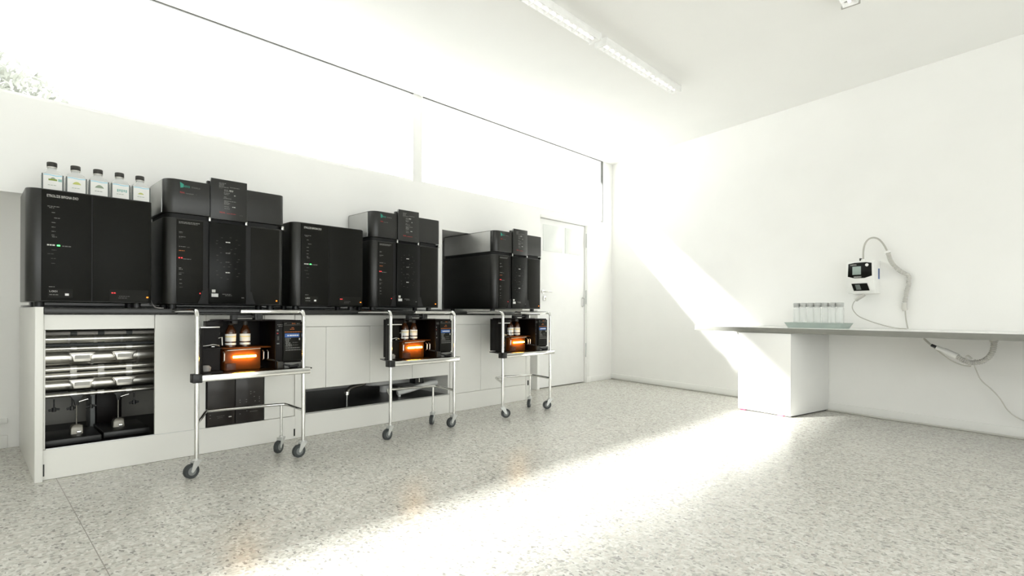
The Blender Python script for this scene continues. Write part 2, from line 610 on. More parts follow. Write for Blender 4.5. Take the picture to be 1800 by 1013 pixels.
# windows: thin dark head and end strips, white mullion, clear panes
def window(name, x0, x1, end):
    f = MB()
    f.box(x0, x1, YW - 0.002, YW + 0.012, CEIL - 0.008, CEIL, M['winframe'])
    f.box(x0, x1, YW + 0.02, YW + 0.06, SILL + 0.03, SILL + 0.05, M['trim'])
    if end:
        f.box(x1 - 0.003, x1 + 0.004, YW - 0.002, YW + 0.03, SILL + 0.03, CEIL, M['winframe'])
    f.box(x0 - 0.03, x0, YW + 0.02, YW + 0.06, SILL + 0.03, CEIL, M['trim'])
    fo = struct(f, name)
    g = MB()
    g.box(x0, x1, YW + 0.036, YW + 0.042, SILL + 0.05, CEIL - 0.01, M['glass'])
    go = g.build('pane', parent=fo)
    go['kind'] = 'structure'
    return fo
window('window_1', -2.89, 2.905, False)
window('window_2', 3.02, 5.962, True)
mu = MB(); mu.box(2.905, 2.99, YW + 0.004, YW + 0.07, SILL + 0.03, CEIL, M['trim'], 0.004); struct(mu, 'trim_2')
b = MB(); b.box(-3.6, -2.92, YW, YW + 0.05, SILL + 0.03, CEIL + 0.12, M['wall']); struct(b, 'wall_end')

# unseen window added behind the camera for fill light
def fill_window(name, ax, a0, a1, c):
    f = MB()
    g = MB()
    def bx(mb, u0, u1, d0, d1, z0, z1, m):
        if ax == 'x':
            mb.box(u0, u1, c + d0, c + d1, z0, z1, m)
        else:
            mb.box(c + d0, c + d1, u0, u1, z0, z1, m)
    for u in (a0 + 0.02, (a0 + a1) / 2, a1 - 0.02):
        bx(f, u - 0.02, u + 0.02, -0.03, 0.03, 0.05, 2.3, M['trim'])
    bx(f, a0, a1, -0.03, 0.03, 0.05, 0.09, M['trim'])
    bx(f, a0, a1, -0.03, 0.03, 2.26, 2.3, M['trim'])
    fo = struct(f, name)
    bx(g, a0 + 0.04, a1 - 0.04, -0.003, 0.003, 0.09, 2.26, M['glass'])
    go = g.build('pane', parent=fo)
    go['kind'] = 'structure'
fill_window('window_fill', 'x', -3.4, 3.3, -2.64)

# unseen roof overhang outside, its depth set to trim the sun patch
ro = MB(); ro.box(-4.0, 7.2, YW, YW + 0.33, CEIL + 0.0, CEIL + 0.25, M['concrete']); struct(ro, 'roof')

# door in the window wall
d = MB()
d.box(4.70, 5.585, YW + 0.02, YW + 0.06, 0.012, 2.015, M['door'], 0.003)
do = struct(d, 'door_1')
p = MB()
for x0, x1 in ((4.770, 5.130), (5.185, 5.500)):
    p.box(x0, x1, YW + 0.014, YW + 0.024, 1.635, 1.95, M['frosted'], 0.002)
po = p.build('door_pane', parent=do); po['kind'] = 'structure'
p = MB()
p.box(5.590, 5.605, YW - 0.004, YW + 0.06, 0, 2.02, M['trim'], 0.002)
p.box(5.605, 5.668, YW - 0.014, YW + 0.06, 0, 2.03, M['trim'], 0.004)
p.box(5.60, 5.690, YW - 0.018, YW - 0.002, 0, 0.075, M['trim'], 0.003)
p.box(4.70, 5.668, YW - 0.010, YW + 0.06, 2.02, 2.05, M['trim'], 0.003)
po = p.build('door_frame', parent=do); po['kind'] = 'structure'
p = MB()
p.tube([(4.77, YW + 0.02, 1.148), (4.77, YW - 0.035, 1.148), (4.78, YW - 0.045, 1.148), (4.86, YW - 0.045, 1.148)], 0.008, M['satin'])
p.cyl((4.77, YW + 0.02, 1.148), (4.77, YW + 0.008, 1.148), 0.022, M['satin'])
p.build('door_handle', parent=do)
p = MB()
p.box(4.773, 4.825, YW + 0.006, YW + 0.021, 1.045, 1.095, M['satin'], 0.004)
p.box(4.792, 4.806, YW + 0.003, YW + 0.007, 1.060, 1.080, M['fixture_grey'])
p.build('lock_plate', parent=do)
p = MB()
p.tube([(5.545, YW + 0.02, 1.09), (5.545, YW - 0.01, 1.085), (5.545, YW - 0.01, 0.985), (5.545, YW + 0.02, 0.98)], 0.007, M['alu'])
p.build('pull_bar', parent=do)
for z in (1.83, 1.10, 0.42):
    p = MB(); p.cyl((5.592, YW - 0.006, z - 0.09), (5.592, YW - 0.006, z + 0.09), 0.006, M['alu']); p.build('hinge', parent=do)

# ------------------------------------------------------------------ laboratory bench
BY = 3.71      # cabinet fronts
BB = 4.74      # cabinet backs
WT0, WT1 = 0.876, 0.908

wt = MB()
wt.box(0.291, 4.10, 3.69, BB + 0.02, WT0, WT1, M['black_worktop'], 0.003)
tag(wt.build('worktop'), 'long black worktop running over the three white bench cabinets', 'worktop')

def panel(mb, x0, x1, z0, z1, y=BY, th=0.018, m=None):
    mb.box(x0 + 0.0012, x1 - 0.0012, y, y + th, z0 + 0.0012, z1 - 0.0012, m or M['laminate'], 0.0012, 1)

c1 = thing('bench_cabinet', 'white bench cabinet with open bay of steel pipes and a dark built-in unit', 'cabinet', (0, 0, 0))
p = MB(); p.box(0.256, 0.289, 3.68, BB + 0.02, 0, 0.912, M['laminate'], 0.002)
p.build('end_panel', c1)
p = MB()
p.box(0.2905, 0.299, BY + 0.002, BB, 0.161, 0.873, M['laminate'])
p.box(1.035, 1.050, BY + 0.02, BB, 0.161, 0.873, M['bay_shade'])
p.box(0.299, 1.63, BY + 0.02, BB, 0.145, 0.1605, M['dark_box'])
p.box(0.299, 1.035, 4.50, 4.512, 0.161, 0.80, M['bay_shade'])
p.box(1.612, 1.63, BY + 0.02, BB, 0.0, 0.873, M['laminate'])
p.box(0.299, 1.63, BY + 0.02, BB, 0.80, 0.815, M['laminate'])
p.build('carcass', c1)
p = MB(); panel(p, 0.2895, 1.63, 0.0, 0.160); p.box(0.302, 1.06, BY + 0.003, BY + 0.02, 0.159, 0.164, M['alu']); p.build('plinth', c1)
p = MB(); p.box(0.2895, 0.297, BY - 0.003, BY + 0.002, 0.022, 0.085, M['black_plastic']); p.build('vent_clip', c1)
p = MB(); panel(p, 0.2925, 0.787, 0.790, 0.873); p.build('top_rail', c1)
p = MB(); panel(p, 0.2915, 0.301, 0.161, 0.790); p.build('stile', c1)
p = MB(); panel(p, 0.787, 1.061, 0.161, 0.873); p.build('front_panel', c1)
p = MB(); panel(p, 1.417, 1.613, 0.161, 0.873); p.build('front_panel', c1)
p = MB(); panel(p, 1.061, 1.417, 0.800, 0.873); p.build('front_panel', c1)
p = MB(); p.box(1.632, 1.693, BY + 0.01, BY + 0.05, 0, 0.873, M['laminate'], 0.002)
p.build('filler_post', c1)
p = MB(); p.box(1.619, 1.628, BY - 0.003, BY + 0.012, 0.02, 0.07, M['black_plastic']); p.build('vent_clip', c1)

bu = thing('built_in_analyser', 'dark glossy double-door unit set low in the bench cabinet behind the first cart', 'appliance', (1.062, BY - 0.002, 0.162))
p = MB(); p.box(0.0, 0.354, 0.006, 0.55, 0.0, 0.632, M['dark_box']); p.build('casing', bu)
p = MB(); p.box(0.006, 0.168, -0.006, 0.006, 0.004, 0.628, M['bronze_gloss'], 0.002)
dl = p.build('door', bu)
p = MB()
p.line_text(0.06, -0.006, 0.062, 0.045, 0.002, M['ink_dim']); p.line_text(0.064, -0.006, 0.052, 0.03, 0.002, M['ink_dim'])
p.mark(0.130, 0.147, -0.006, 0.050, 0.056, M['ink']); p.mark(0.018, 0.026, -0.006, 0.074, 0.077, M['ink_dim']); p.mark(0.018, 0.026, -0.006, 0.055, 0.058, M['ink_dim'])
p.build('lettering', dl)
p = MB(); p.box(0.172, 0.348, -0.006, 0.006, 0.004, 0.628, M['bronze_gloss'], 0.002)
dl = p.build('door', bu)
p = MB()
for (x, z) in ((0.195, 0.135), (0.195, 0.150), (0.235, 0.135), (0.235, 0.15), (0.262, 0.185), (0.262, 0.2), (0.284, 0.165), (0.284, 0.195), (0.317, 0.13), (0.317, 0.148), (0.317, 0.16), (0.29, 0.135)):
    p.mark(x, x + 0.007, -0.006, z, z + 0.004, M['ink_dim'])
p.line_text(0.26, -0.006, 0.068, 0.05, 0.003, M['ink_dim']); p.mark(0.196, 0.202, -0.006, 0.06, 0.064, M['ink_dim']); p.mark(0.238, 0.244, -0.006, 0.075, 0.079, M['ink_dim'])
p.build('lettering', dl)

c2 = thing('bench_cabinet', 'white bench cabinet with a low open gap showing a black shelf and drain pipe', 'cabinet', (0, 0, 0))
p = MB()
p.box(1.697, 1.712, BY + 0.02, BB, 0.0, 0.873, M['laminate'])
p.box(3.005, 3.022, BY + 0.004, BB, 0.0, 0.873, M['laminate'])
p.box(1.712, 3.005, BB - 0.012, BB, 0.165, 0.873, M['laminate'])
p.build('carcass', c2)
p = MB(); p.box(1.698, 3.004, BY + 0.006, BB - 0.013, 0.152, 0.167, M['black_worktop']); p.box(1.698, 3.02, BY - 0.001, BY + 0.006, 0.164, 0.171, M['alu']); p.build('shelf', c2)
p = MB(); panel(p, 1.698, 3.02, 0.0, 0.163); p.build('plinth', c2)
p = MB(); panel(p, 1.698, 3.02, 0.786, 0.873); p.build('top_rail', c2)
for x0, x1 in ((1.698, 1.856), (1.856, 2.220), (2.220, 2.62), (2.62, 3.004)):
    p = MB(); panel(p, x0, x1, 0.338, 0.786); p.build('front_panel', c2)

c3 = thing('bench_cabinet', 'white closed bench cabinet at the door end of the bench', 'cabinet', (0, 0, 0))
p = MB()
p.box(3.026, 3.085, BY - 0.004, BY + 0.05, 0, 0.873, M['laminate'], 0.002)
p.build('filler_post', c3)
p = MB()
p.box(3.085, 4.02, BY + 0.02, BB, 0.0, 0.873, M['laminate'])
p.build('carcass', c3)
p = MB(); p.box(4.022, 4.085, BY - 0.002, BB, 0, 0.873, M['laminate'], 0.002); p.build('end_panel', c3)
p = MB(); panel(p, 3.086, 4.02, 0.0, 0.163); p.build('plinth', c3)
p = MB(); panel(p, 3.086, 4.02, 0.786, 0.873); p.build('top_rail', c3)
for x0, x1 in ((3.086, 3.395), (3.395, 3.71), (3.71, 4.02)):
    p = MB(); panel(p, x0, x1, 0.163, 0.786); p.build('front_panel', c3)
p = MB(); p.box(4.045, 4.062, BY - 0.006, BY - 0.001, 0.15, 0.20, M['black_plastic'], 0.004); p.build('vent_clip', c3)

# things in the open bay ------------------------------------------------
def steel_vessel(name, label, y, z, r, collars, m='steel'):
    t = thing(name, label, 'pipe', (0.30, y, z), 0, 'steel cylinders in the open bay')
    p = MB(); p.cyl((0.0, 0, 0), (0.70, 0, 0), r, M[m], 40); p.build('body', t)
    for c in collars:
        p = MB(); p.cyl((c, 0, 0), (c + 0.012, 0, 0), r * 1.10, M['satin'], 40); p.build('collar', t)
    return t
steel_vessel('steel_cylinder', 'widest polished steel cylinder lying across the open bay, middle height', 4.02, 0.622, 0.050, (0.125, 0.225, 0.365, 0.45))
steel_vessel('steel_cylinder', 'lower polished steel cylinder above the hanging valve handles in the bay', 4.02, 0.463, 0.040, (0.125, 0.235, 0.365))
steel_vessel('steel_cylinder', 'topmost polished steel cylinder under the bay ceiling', 4.02, 0.728, 0.028, (0.12, 0.24, 0.37))
for (yy, z, r, lab, mm) in ((3.90, 0.765, 0.010, 'thin dark rod along the very top of the open bay', 'hose_dark'),
                        (3.90, 0.700, 0.009, 'dark thin pipe just below the topmost steel cylinder', 'rubber'),
                        (3.90, 0.679, 0.011, 'thin steel pipe just above the widest cylinder in the bay', 'steel'),
                        (3.90, 0.564, 0.012, 'thin steel pipe just below the widest cylinder in the bay', 'steel'),
                        (3.90, 0.528, 0.015, 'medium steel pipe halfway between the two large cylinders', 'steel'),
                        (3.90, 0.417, 0.010, 'thin bright steel pipe lowest in the bay, over the handles', 'steel')):
    p = MB(); p.cyl((0.30, yy, z), (0.98, yy, z), r, M[mm], 16)
    for xx in (0.42, 0.545, 0.68):
        p.cyl((xx, yy, z), (xx + 0.03, yy, z), r * 1.35, M['satin' if mm == 'steel' else 'rubber'], 16)
    tag(p.build('thin_pipe'), lab, 'pipe', 'thin pipes in the open bay')
def clamp_block(x, z, lab):
    t = thing('pipe_clamp', lab, 'clamp', (x, 3.93, z), 0, 'clear clamp blocks on the steel cylinders')
    p = MB(); p.prism([(-0.055, 0.020), (0.055, 0.020), (0.044, 0.0), (0.038, -0.026), (-0.038, -0.026), (-0.044, 0.0)], 'y', -0.03, 0.03, M['steel'], 0.003)
    p.build('body', t)
    p = MB(); p.box(-0.034, 0.034, -0.034, -0.029, -0.010, 0.010, M['label_grey']); p.build('label_plate', t)
    p = MB(); p.box(-0.058, 0.058, -0.034, 0.034, 0.0205, 0.026, M['steel'], 0.002); p.build('lid', t)
clamp_block(0.475, 0.628, 'left metal clamp block on the widest steel cylinder')
clamp_block(0.675, 0.628, 'right metal clamp block on the widest steel cylinder')
clamp_block(0.475, 0.475, 'left metal clamp block on the lower steel cylinder')
clamp_block(0.675, 0.475, 'right metal clamp block on the lower steel cylinder')
for x, z, lab in ((0.352, 0.407, 'black valve handle hanging leftmost under the bright low pipe'),
                  (0.430, 0.407, 'black valve handle hanging just left of the left clamp stand rod'),
                  (0.515, 0.407, 'black valve handle hanging just right of the left clamp stand rod'),
                  (0.722, 0.407, 'black valve handle hanging near the right side of the bay')):
    t = thing('valve_handle', lab, 'valve', (x, 3.90, z), 0, 'black valve handles under the low pipe')
    p = MB(); p.cyl((0, 0, -0.008), (0, 0, -0.060), 0.0035, M['black_plastic'], 10); p.build('stem', t)
    p = MB(); p.tube([(-0.024, 0, -0.070), (0, 0, -0.064), (0.024, 0, -0.066)], 0.006, M['black_plastic']); p.cyl((0, 0, -0.056), (0, 0, -0.078), 0.010, M['black_plastic'], 14); p.build('grip', t)

def clamp_stand(x, y, ztop, lab):
    t = thing('clamp_stand', lab, 'stand', (x, y, 0.197), 0, 'small clamp stands in the open bay')
    p = MB(); p.loft([(0, 0, 0, 0.030, 0.026, 0.006), (0, 0, 0.03, 0.029, 0.025, 0.006), (0.002, 0, 0.046, 0.026, 0.022, 0.008), (0.002, 0, 0.052, 0.016, 0.016, 0.006)], M['bay_metal'])
    p.box(-0.002, 0.020, -0.036, -0.022, 0.004, 0.018, M['chrome'], 0.003)
    p.build('base', t)
    p = MB(); p.cyl((0, 0, 0.05), (0, 0, ztop), 0.004, M['bay_metal'], 12); p.build('rod', t)
    p = MB(); p.prism([(-0.03, ztop + 0.025), (0.03, ztop + 0.025), (0.014, ztop), (0.008, ztop - 0.03), (-0.008, ztop - 0.03), (-0.014, ztop)], 'y', -0.012, 0.012, M['black_plastic'], 0.002)
    p.tube([(0.01, -0.012, ztop - 0.01), (0.05, -0.02, ztop + 0.002)], 0.005, M['chrome'])
    p.build('clamp_head', t)
clamp_stand(0.448, 3.885, 0.19, 'chrome clamp stand on the black platform beside the end panel')
clamp_stand(0.652, 3.95, 0.19, 'chrome clamp stand on the black platform before the tower unit')
p = MB(); p.box(0.302, 0.545, 3.76, 4.06, 0.1625, 0.196, M['black_plastic'], 0.004); tag(p.build('platform'), 'flat black platform in the open bay beside the white end panel', 'platform')
p = MB(); p.box(0.560, 0.783, 3.80, 4.15, 0.1625, 0.196, M['black_plastic'], 0.004); tag(p.build('platform'), 'flat black platform in the open bay in front of the tower unit', 'platform')
t = thing('tower_unit', 'upright black tower unit standing behind a platform in the open bay', 'equipment', (0.575, 4.16, 0.162))
p = MB(); p.box(0, 0.13, 0, 0.30, 0, 0.265, M['dark_box'], 0.004); p.build('casing', t)
p = MB(); p.box(-0.004, 0.134, -0.004, 0.302, 0.266, 0.295, M['black_plastic'], 0.004); p.build('lid', t)
p = MB(); p.box(-0.03, -0.006, -0.01, 0.15, 0, 0.275, M['hub'], 0.003); p.build('side_plate', t)

# things in the low gap ---------------------------------------------------
t = thing('drain_elbow', 'dark chrome drain elbow on the black shelf in the low gap', 'pipe', (2.29, 4.0, 0.167))
p = MB(); p.tube([(0.06, 0, 0.19), (0.06, 0, 0.145), (0.04, 0, 0.122), (-0.05, -0.01, 0.115), (-0.10, -0.015, 0.10), (-0.115, -0.017, 0.070)], 0.018, M['bay_metal'], 14, 2); p.build('pipe', t)
p = MB(); p.cyl((-0.115, -0.017, 0.080), (-0.117, -0.017, 0.055), 0.021, M['chrome'], 18); p.cyl((-0.117, -0.017, 0.055), (-0.117, -0.017, 0.002), 0.006, M['chrome'], 12); p.build('spout', t)
p = MB(); p.cyl((0.06, 0, 0.145), (0.06, 0, 0.17), 0.026, M['black_plastic'], 18); p.build('nut', t)
t = thing('sink_bowl', 'underside of a white sink bowl in the low gap behind the second cart', 'sink', (2.695, 4.24, 0.1673))
p = MB(); p.loft([(0, 0, 0.075, 0.20, 0.14, 0.1), (0, 0, 0.09, 0.27, 0.17, 0.1), (0, 0, 0.20, 0.31, 0.20, 0.06)], M['white_plastic']); p.build('bowl', t)
p = MB(); p.cyl((0, 0, 0.0), (0, 0, 0.08), 0.05, M['white_plastic']); p.build('drain', t)
p = MB(); p.box(2.745, 2.835, 3.84, 3.93, 0.270, 0.345, M['black_plastic'], 0.004); p.box(2.78, 2.786, 3.835, 3.842, 0.285, 0.32, M['chrome'])
tag(p.build('junction_box'), 'small black box fixed under the panel in the low gap', 'box')
p = MB(); p.tube([(2.60, 3.90, 0.20), (2.70, 3.88, 0.215), (2.80, 3.87, 0.235), (2.92, 3.87, 0.262), (2.997, 3.87, 0.260)], 0.022, M['white_plastic'], 12, 2)
p.cyl((2.62, 3.898, 0.200), (2.62, 3.898, 0.168), 0.012, M['white_plastic'])
tag(p.build('waste_pipe'), 'bent white waste pipe in the low gap beneath the small black box', 'pipe')

# ------------------------------------------------------------------ black instruments on the worktop
DY = 3.72
DZ = 0.936
def make_pump_module():
    t = thing('instrument', '', 'instrument')
    W, H, D = 0.554, 0.598, 0.385
    p = MB()
    p.rbox(0, W, 0.010, D, 0, H, 0.02, 0.015, M['dev'], 0.004, rl=0.055)
    p.box(0.2695, 0.2765, 0.0085, 0.012, 0.006, H - 0.006, M['gap'])
    p.build('casing', t)
    for x in (0.06, W - 0.06):
        for y in (0.09, D - 0.09):
            p = MB(); p.cyl((x, y, -0.027), (x, y, 0.003), 0.022, M['black_plastic'], 16); p.build('foot', t)
    p = MB(); p.box(0.062, 0.270, 0.004, 0.014, 0.006, H - 0.006, M['dev_door'], 0.002)
    dl = p.build('door', t)
    p = MB(); y = 0.004
    p.text('ETROL/ZIS BIFIGNA EXO', 0.082, y, H - 0.042, 0.0195, M['ink'], 0.130)
    p.build('lettering', dl)
    p = MB()
    p.line_text(0.085, y, 0.505, 0.05, 0.0035, M['ink_dim']); p.line_text(0.092, y, 0.498, 0.02, 0.003, M['ink_dim'])
    for z, x0, ww in ((0.473, 0.102, 0.016), (0.445, 0.112, 0.024), (0.420, 0.102, 0.018), (0.396, 0.102, 0.015), (0.373, 0.102, 0.016), (0.353, 0.102, 0.014), (0.344, 0.104, 0.02)):
        p.line_text(x0, y, z, ww, 0.0032, M['ink_dim'])
    p.line_text(0.084, y, 0.298, 0.032, 0.007, M['ink'])
    p.line_text(0.146, y, 0.297, 0.036, 0.005, M['ink_dim'])
    for z, x0, ww in ((0.274, 0.102, 0.02), (0.253, 0.086, 0.026), (0.229, 0.1, 0.022), (0.203, 0.102, 0.017)):
        p.line_text(x0, y, z, ww, 0.003, M['ink_faint'])
    p.build('lettering', dl)
    p = MB(); p.box(0.124, 0.137, 0.001, 0.006, 0.2975, 0.3045, M['led_green'], 0.001); tag(p.build('status_light', dl), 'green status light', None)
    p = MB(); p.mark(0.088, 0.190, y, 0.022, 0.070, M['dev_light'])
    p.text('L-DIO1', 0.094, y - 0.0012, 0.052, 0.013, M['ink'], 0.032); p.line_text(0.094, y - 0.0012, 0.036, 0.036, 0.004, M['ink_dim']); p.line_text(0.092, y, 0.078, 0.024, 0.004, M['ink_dim'])
    p.mark(0.158, 0.174, y - 0.001, 0.034, 0.046, M['label'])
    p.build('type_plate', dl)
    p = MB(); p.box(0.276, W - 0.006, 0.004, 0.014, 0.006, H - 0.006, M['dev_door'], 0.002)
    dr = p.build('door', t)
    p = MB(); p.mark(0.352, W - 0.018, y, 0.010, 0.074, M['dev_light'])
    p.line_text(0.395, y - 0.001, 0.036, 0.05, 0.002, M['ink_dim']); p.line_text(0.392, y - 0.001, 0.026, 0.04, 0.002, M['ink_dim'])
    p.build('type_plate', dr)
    for x in (0.360, 0.371):
        p = MB(); p.box(x, x + 0.008, 0.001, 0.006, 0.052, 0.058, M['led_red'], 0.001); tag(p.build('indicator', dr), 'red indicator light', None)
    p = MB(); p.box(0.526, 0.536, 0.001, 0.006, 0.030, 0.037, M['led_orange'], 0.001); tag(p.build('indicator', dr), 'orange indicator light', None)
    return t

def make_analyser(D=0.385):
    t = thing('instrument', '', 'instrument')
    W, H = 0.70, 0.764
    hz = 0.556
    p = MB(); p.rbox(0, W, 0.012, D, 0, 0.528, 0.025, 0.02, M['dev'], 0.003, rl=0.06)
    low = p.build('lower_body', t)
    for x in (0.06, W - 0.06):
        for y in (0.09, D - 0.09):
            p = MB(); p.cyl((x, y, -0.027), (x, y, 0.003), 0.022, M['black_plastic'], 16); p.build('foot', t)
    p = MB(); p.rbox(0.012, W - 0.012, 0.03, D - 0.01, 0.525, hz + 0.002, 0.03, 0.02, M['gap'], 0.0, rl=0.06); p.build('neck', t)
    p = MB(); p.rbox(0, W, 0.0, D, hz, H, 0.03, 0.02, M['dev'], 0.006, rl=0.065)
    hood = p.build('hood', t)
    q = MB(); q.box(-0.002, 0.004, 0.067, D - 0.022, hz + 0.005, H - 0.006, M['side_sheen'], 0.002); tag(q.build('sheen_panel', hood), 'pale panel added for the sheen on the hood side', None)  # added paler panel that gives the hood side its bright sheen
    p = MB(); y = 0.0
    p.prism([(0.078, 0.757 - 0.01), (0.080, 0.712), (0.095, 0.716), (0.098, 0.735)], 'y', y - 0.0012, y + 0.001, M['ink_teal'])
    p.text('benca', 0.094, y, 0.718, 0.026, M['ink_teal'], 0.036)
    p.text('TITANPLUS', 0.138, y, 0.718, 0.0135, M['ink_dim'], 0.048)
    p.text('REAL', 0.078, y, 0.680, 0.014, M['ink_red'], 0.026); p.text('mascalcular', 0.108, y, 0.679, 0.010, M['ink_dim'], 0.044); p.text('B', 0.163, y, 0.679, 0.009, M['ink_faint'])
    p.build('logo', hood)
    # tilted control screen
    p = MB(); p.box(0.241, 0.455, -0.012, 0.004, 0.545, 0.803, M['dev'], 0.003)
    p.box(0.225, 0.445, 0.004, 0.03, 0.60, 0.785, M['dev'], 0.006)
    scn = p.build('control_screen', t)
    p = MB(); y = -0.012
    for z, x0, ww, mm in ((0.776, 0.288, 0.042, 'ink_dim'), (0.768, 0.288, 0.03, 'ink_dim'), (0.760, 0.288, 0.028, 'ink_dim'), (0.752, 0.288, 0.056, 'ink_dim'), (0.756, 0.352, 0.056, 'ink_dim'), (0.744, 0.288, 0.02, 'ink_faint'),
                          (0.736, 0.318, 0.022, 'ink_dim'), (0.735, 0.348, 0.024, 'ink'), (0.728, 0.318, 0.028, 'ink_dim'), (0.728, 0.350, 0.02, 'ink_dim'), (0.716, 0.316, 0.034, 'ink_dim'), (0.708, 0.318, 0.024, 'ink_dim'), (0.706, 0.376, 0.010, 'ink'),
                          (0.690, 0.317, 0.014, 'ink_dim'), (0.682, 0.315, 0.044, 'ink_dim'), (0.666, 0.318, 0.070, 'ink_dim'), (0.659, 0.318, 0.024, 'ink_dim'), (0.652, 0.318, 0.036, 'ink_dim'), (0.645, 0.318, 0.03, 'ink_dim'),
                          (0.629, 0.319, 0.028, 'ink_dim'), (0.631, 0.366, 0.018, 'ink'), (0.617, 0.320, 0.03, 'ink_dim')):
        p.line_text(x0, y, z, ww, 0.0042, M[mm])
    p.text('REAL', 0.292, y, 0.587, 0.013, M['ink_red'], 0.034); p.text('mascalcular', 0.332, y, 0.586, 0.009, M['ink_red'], 0.056); p.line_text(0.410, y, 0.583, 0.02, 0.003, M['ink_faint'])
    p.build('lettering', scn)
    # left door with print
    p = MB(); p.box(0.064, 0.206, 0.006, 0.016, 0.008, 0.520, M['dev_light'], 0.002)
    dl = p.build('door', t)
    p = MB(); y = 0.006
    p.line_text(0.074, y, 0.502, 0.112, 0.005, M['ink_dim']); p.line_text(0.074, y, 0.495, 0.10, 0.0035, M['ink_dim'])
    for z, x0, ww, mm in ((0.441, 0.075, 0.02, 'ink_dim'), (0.434, 0.075, 0.018, 'ink_faint'), (0.412, 0.075, 0.034, 'ink_dim'), (0.405, 0.075, 0.016, 'ink_faint'), (0.352, 0.075, 0.036, 'ink_dim'), (0.350, 0.118, 0.014, 'ink_faint'),
                          (0.327, 0.075, 0.03, 'ink_orange'), (0.277, 0.098, 0.042, 'ink_dim'), (0.221, 0.075, 0.014, 'ink_dim'), (0.213, 0.075, 0.02, 'ink_dim'), (0.191, 0.075, 0.028, 'ink_faint'), (0.182, 0.075, 0.014, 'ink_dim'),
                          (0.150, 0.078, 0.014, 'ink_dim'), (0.126, 0.078, 0.016, 'ink_dim'), (0.103, 0.078, 0.018, 'ink_faint')):
        p.line_text(x0, y, z, ww, 0.0038, M[mm])
    p.build('lettering', dl)
    for x in (0.073, 0.086):
        p = MB(); p.box(x, x + 0.008, 0.003, 0.008, 0.281, 0.288, M['led_red'], 0.001); tag(p.build('indicator', dl), 'red indicator light', None)
    p = MB(); p.box(0.186, 0.192, 0.002, 0.008, 0.066, 0.073, M['led_red'], 0.001); tag(p.build('indicator', dl), 'red indicator light', None)
    # right door
    p = MB(); p.box(0.486, W - 0.03, 0.006, 0.016, 0.008, 0.520, M['dev_light'], 0.002); dr = p.build('door', t)
    p = MB(); p.box(W - 0.052, W - 0.044, 0.002, 0.008, 0.028, 0.036, M['led_orange'], 0.001); tag(p.build('indicator', dr), 'orange indicator light', None)
    # centre column with its recess
    p = MB(); p.box(0.206, 0.486, 0.009, 0.015, 0.004, 0.526, M['gap'])
    for s, x in ((1, 0.206), (-1, 0.486)):
        p.prism([(x + s * -0.030, 0.006), (x + s * -0.016, 0.04), (x + s * -0.006, 0.085), (x + s * 0.03, 0.10), (x + s * 0.03, 0.006)], 'y', 0.003, 0.013, M['gap'])
    p.build('recess', t)
    p = MB(); p.box(0.236, 0.452, -0.006, 0.02, 0.008, 0.524, M['dev_gloss'], 0.003)
    dwr = p.build('centre_drawer', t)
    p = MB(); y = -0.006
    for z, mm in ((0.400, 'ink'), (0.330, 'ink_dim'), (0.272, 'ink_faint'), (0.205, 'ink')):
        p.line_text(0.330, y, z, 0.026, 0.006, M[mm])
    rr = random.Random(3)
    for cz in (0.395, 0.30, 0.205):
        for k in range(9):
            a = 2 * math.pi * k / 9 + rr.uniform(-0.2, 0.2)
            x = 0.343 + 0.066 * math.cos(a); z = cz + 0.040 * math.sin(a)
            p.mark(x - 0.005, x + 0.006, y, z, z + 0.0022, M['ink_faint'])
    p.build('lettering', dwr)
    p = MB(); p.mark(0.252, 0.272, y, 0.078, 0.096, M['ink'])
    for k in range(5):
        p.mark(0.250 + k * 0.0078, 0.2565 + k * 0.0078, y, 0.050, 0.071, M['label'])
    p.line_text(0.312, y, 0.066, 0.05, 0.004, M['ink_dim']); p.line_text(0.328, y, 0.058, 0.04, 0.003, M['ink_dim']); p.mark(0.425, 0.44, y, 0.045, 0.050, M['ink_dim'])
    p.build('lettering', dwr)
    for x in (0.238, 0.452):
        p = MB(); p.box(x - 0.006, x + 0.006, -0.010, 0.03, 0.526, 0.552, M['chrome'], 0.002); p.build('catch', t)
    p = MB(); p.box(W - 0.014, W + 0.002, 0.01, 0.05, 0.526, 0.552, M['chrome'], 0.002); p.build('catch', t)
    return t

def place(o, x, y, z, label, group, sx=1.0):
    o.location = (x, y, z)
    o.scale = (sx, 1, 1)
    o['label'] = label
    o['group'] = group
    return o
pm = make_pump_module()
pm2 = copy_tree(pm)
place(pm, 0.221, DY, DZ + 0.004, 'low black two-door instrument with five white bottles on its top', 'low black two-door instruments')
place(pm2, 1.611, DY, DZ, 'low black two-door instrument with a bare top between two taller ones', 'low black two-door instruments', 1.004)
an = make_analyser()
an2, an3 = copy_tree(an), make_analyser(0.80)
GA = 'tall black instruments with raised control screens'
place(an, 0.837, DY, DZ, 'largest-looking tall black instrument with raised screen, beside the bottle-topped one', GA, 1.02)
place(an2, 2.240, DY, DZ, 'tall black instrument with raised screen directly above the middle cart', GA, 0.968)
place(an3, 3.584, DY, DZ, 'tall black instrument with raised screen beside the white door', GA, 0.996)

# loose leads between the first two instruments
p = MB(); p.tube([(0.79, 4.0, 0.985), (0.795, 3.86, 0.965), (0.79, 3.78, 0.93), (0.80, 3.745, 0.912), (0.835, 3.725, 0.911)], 0.0035, M['hose_dark'], 8, 2)
tag(p.build('power_lead'), 'thin dark lead looping down between the first two instruments', 'cable')

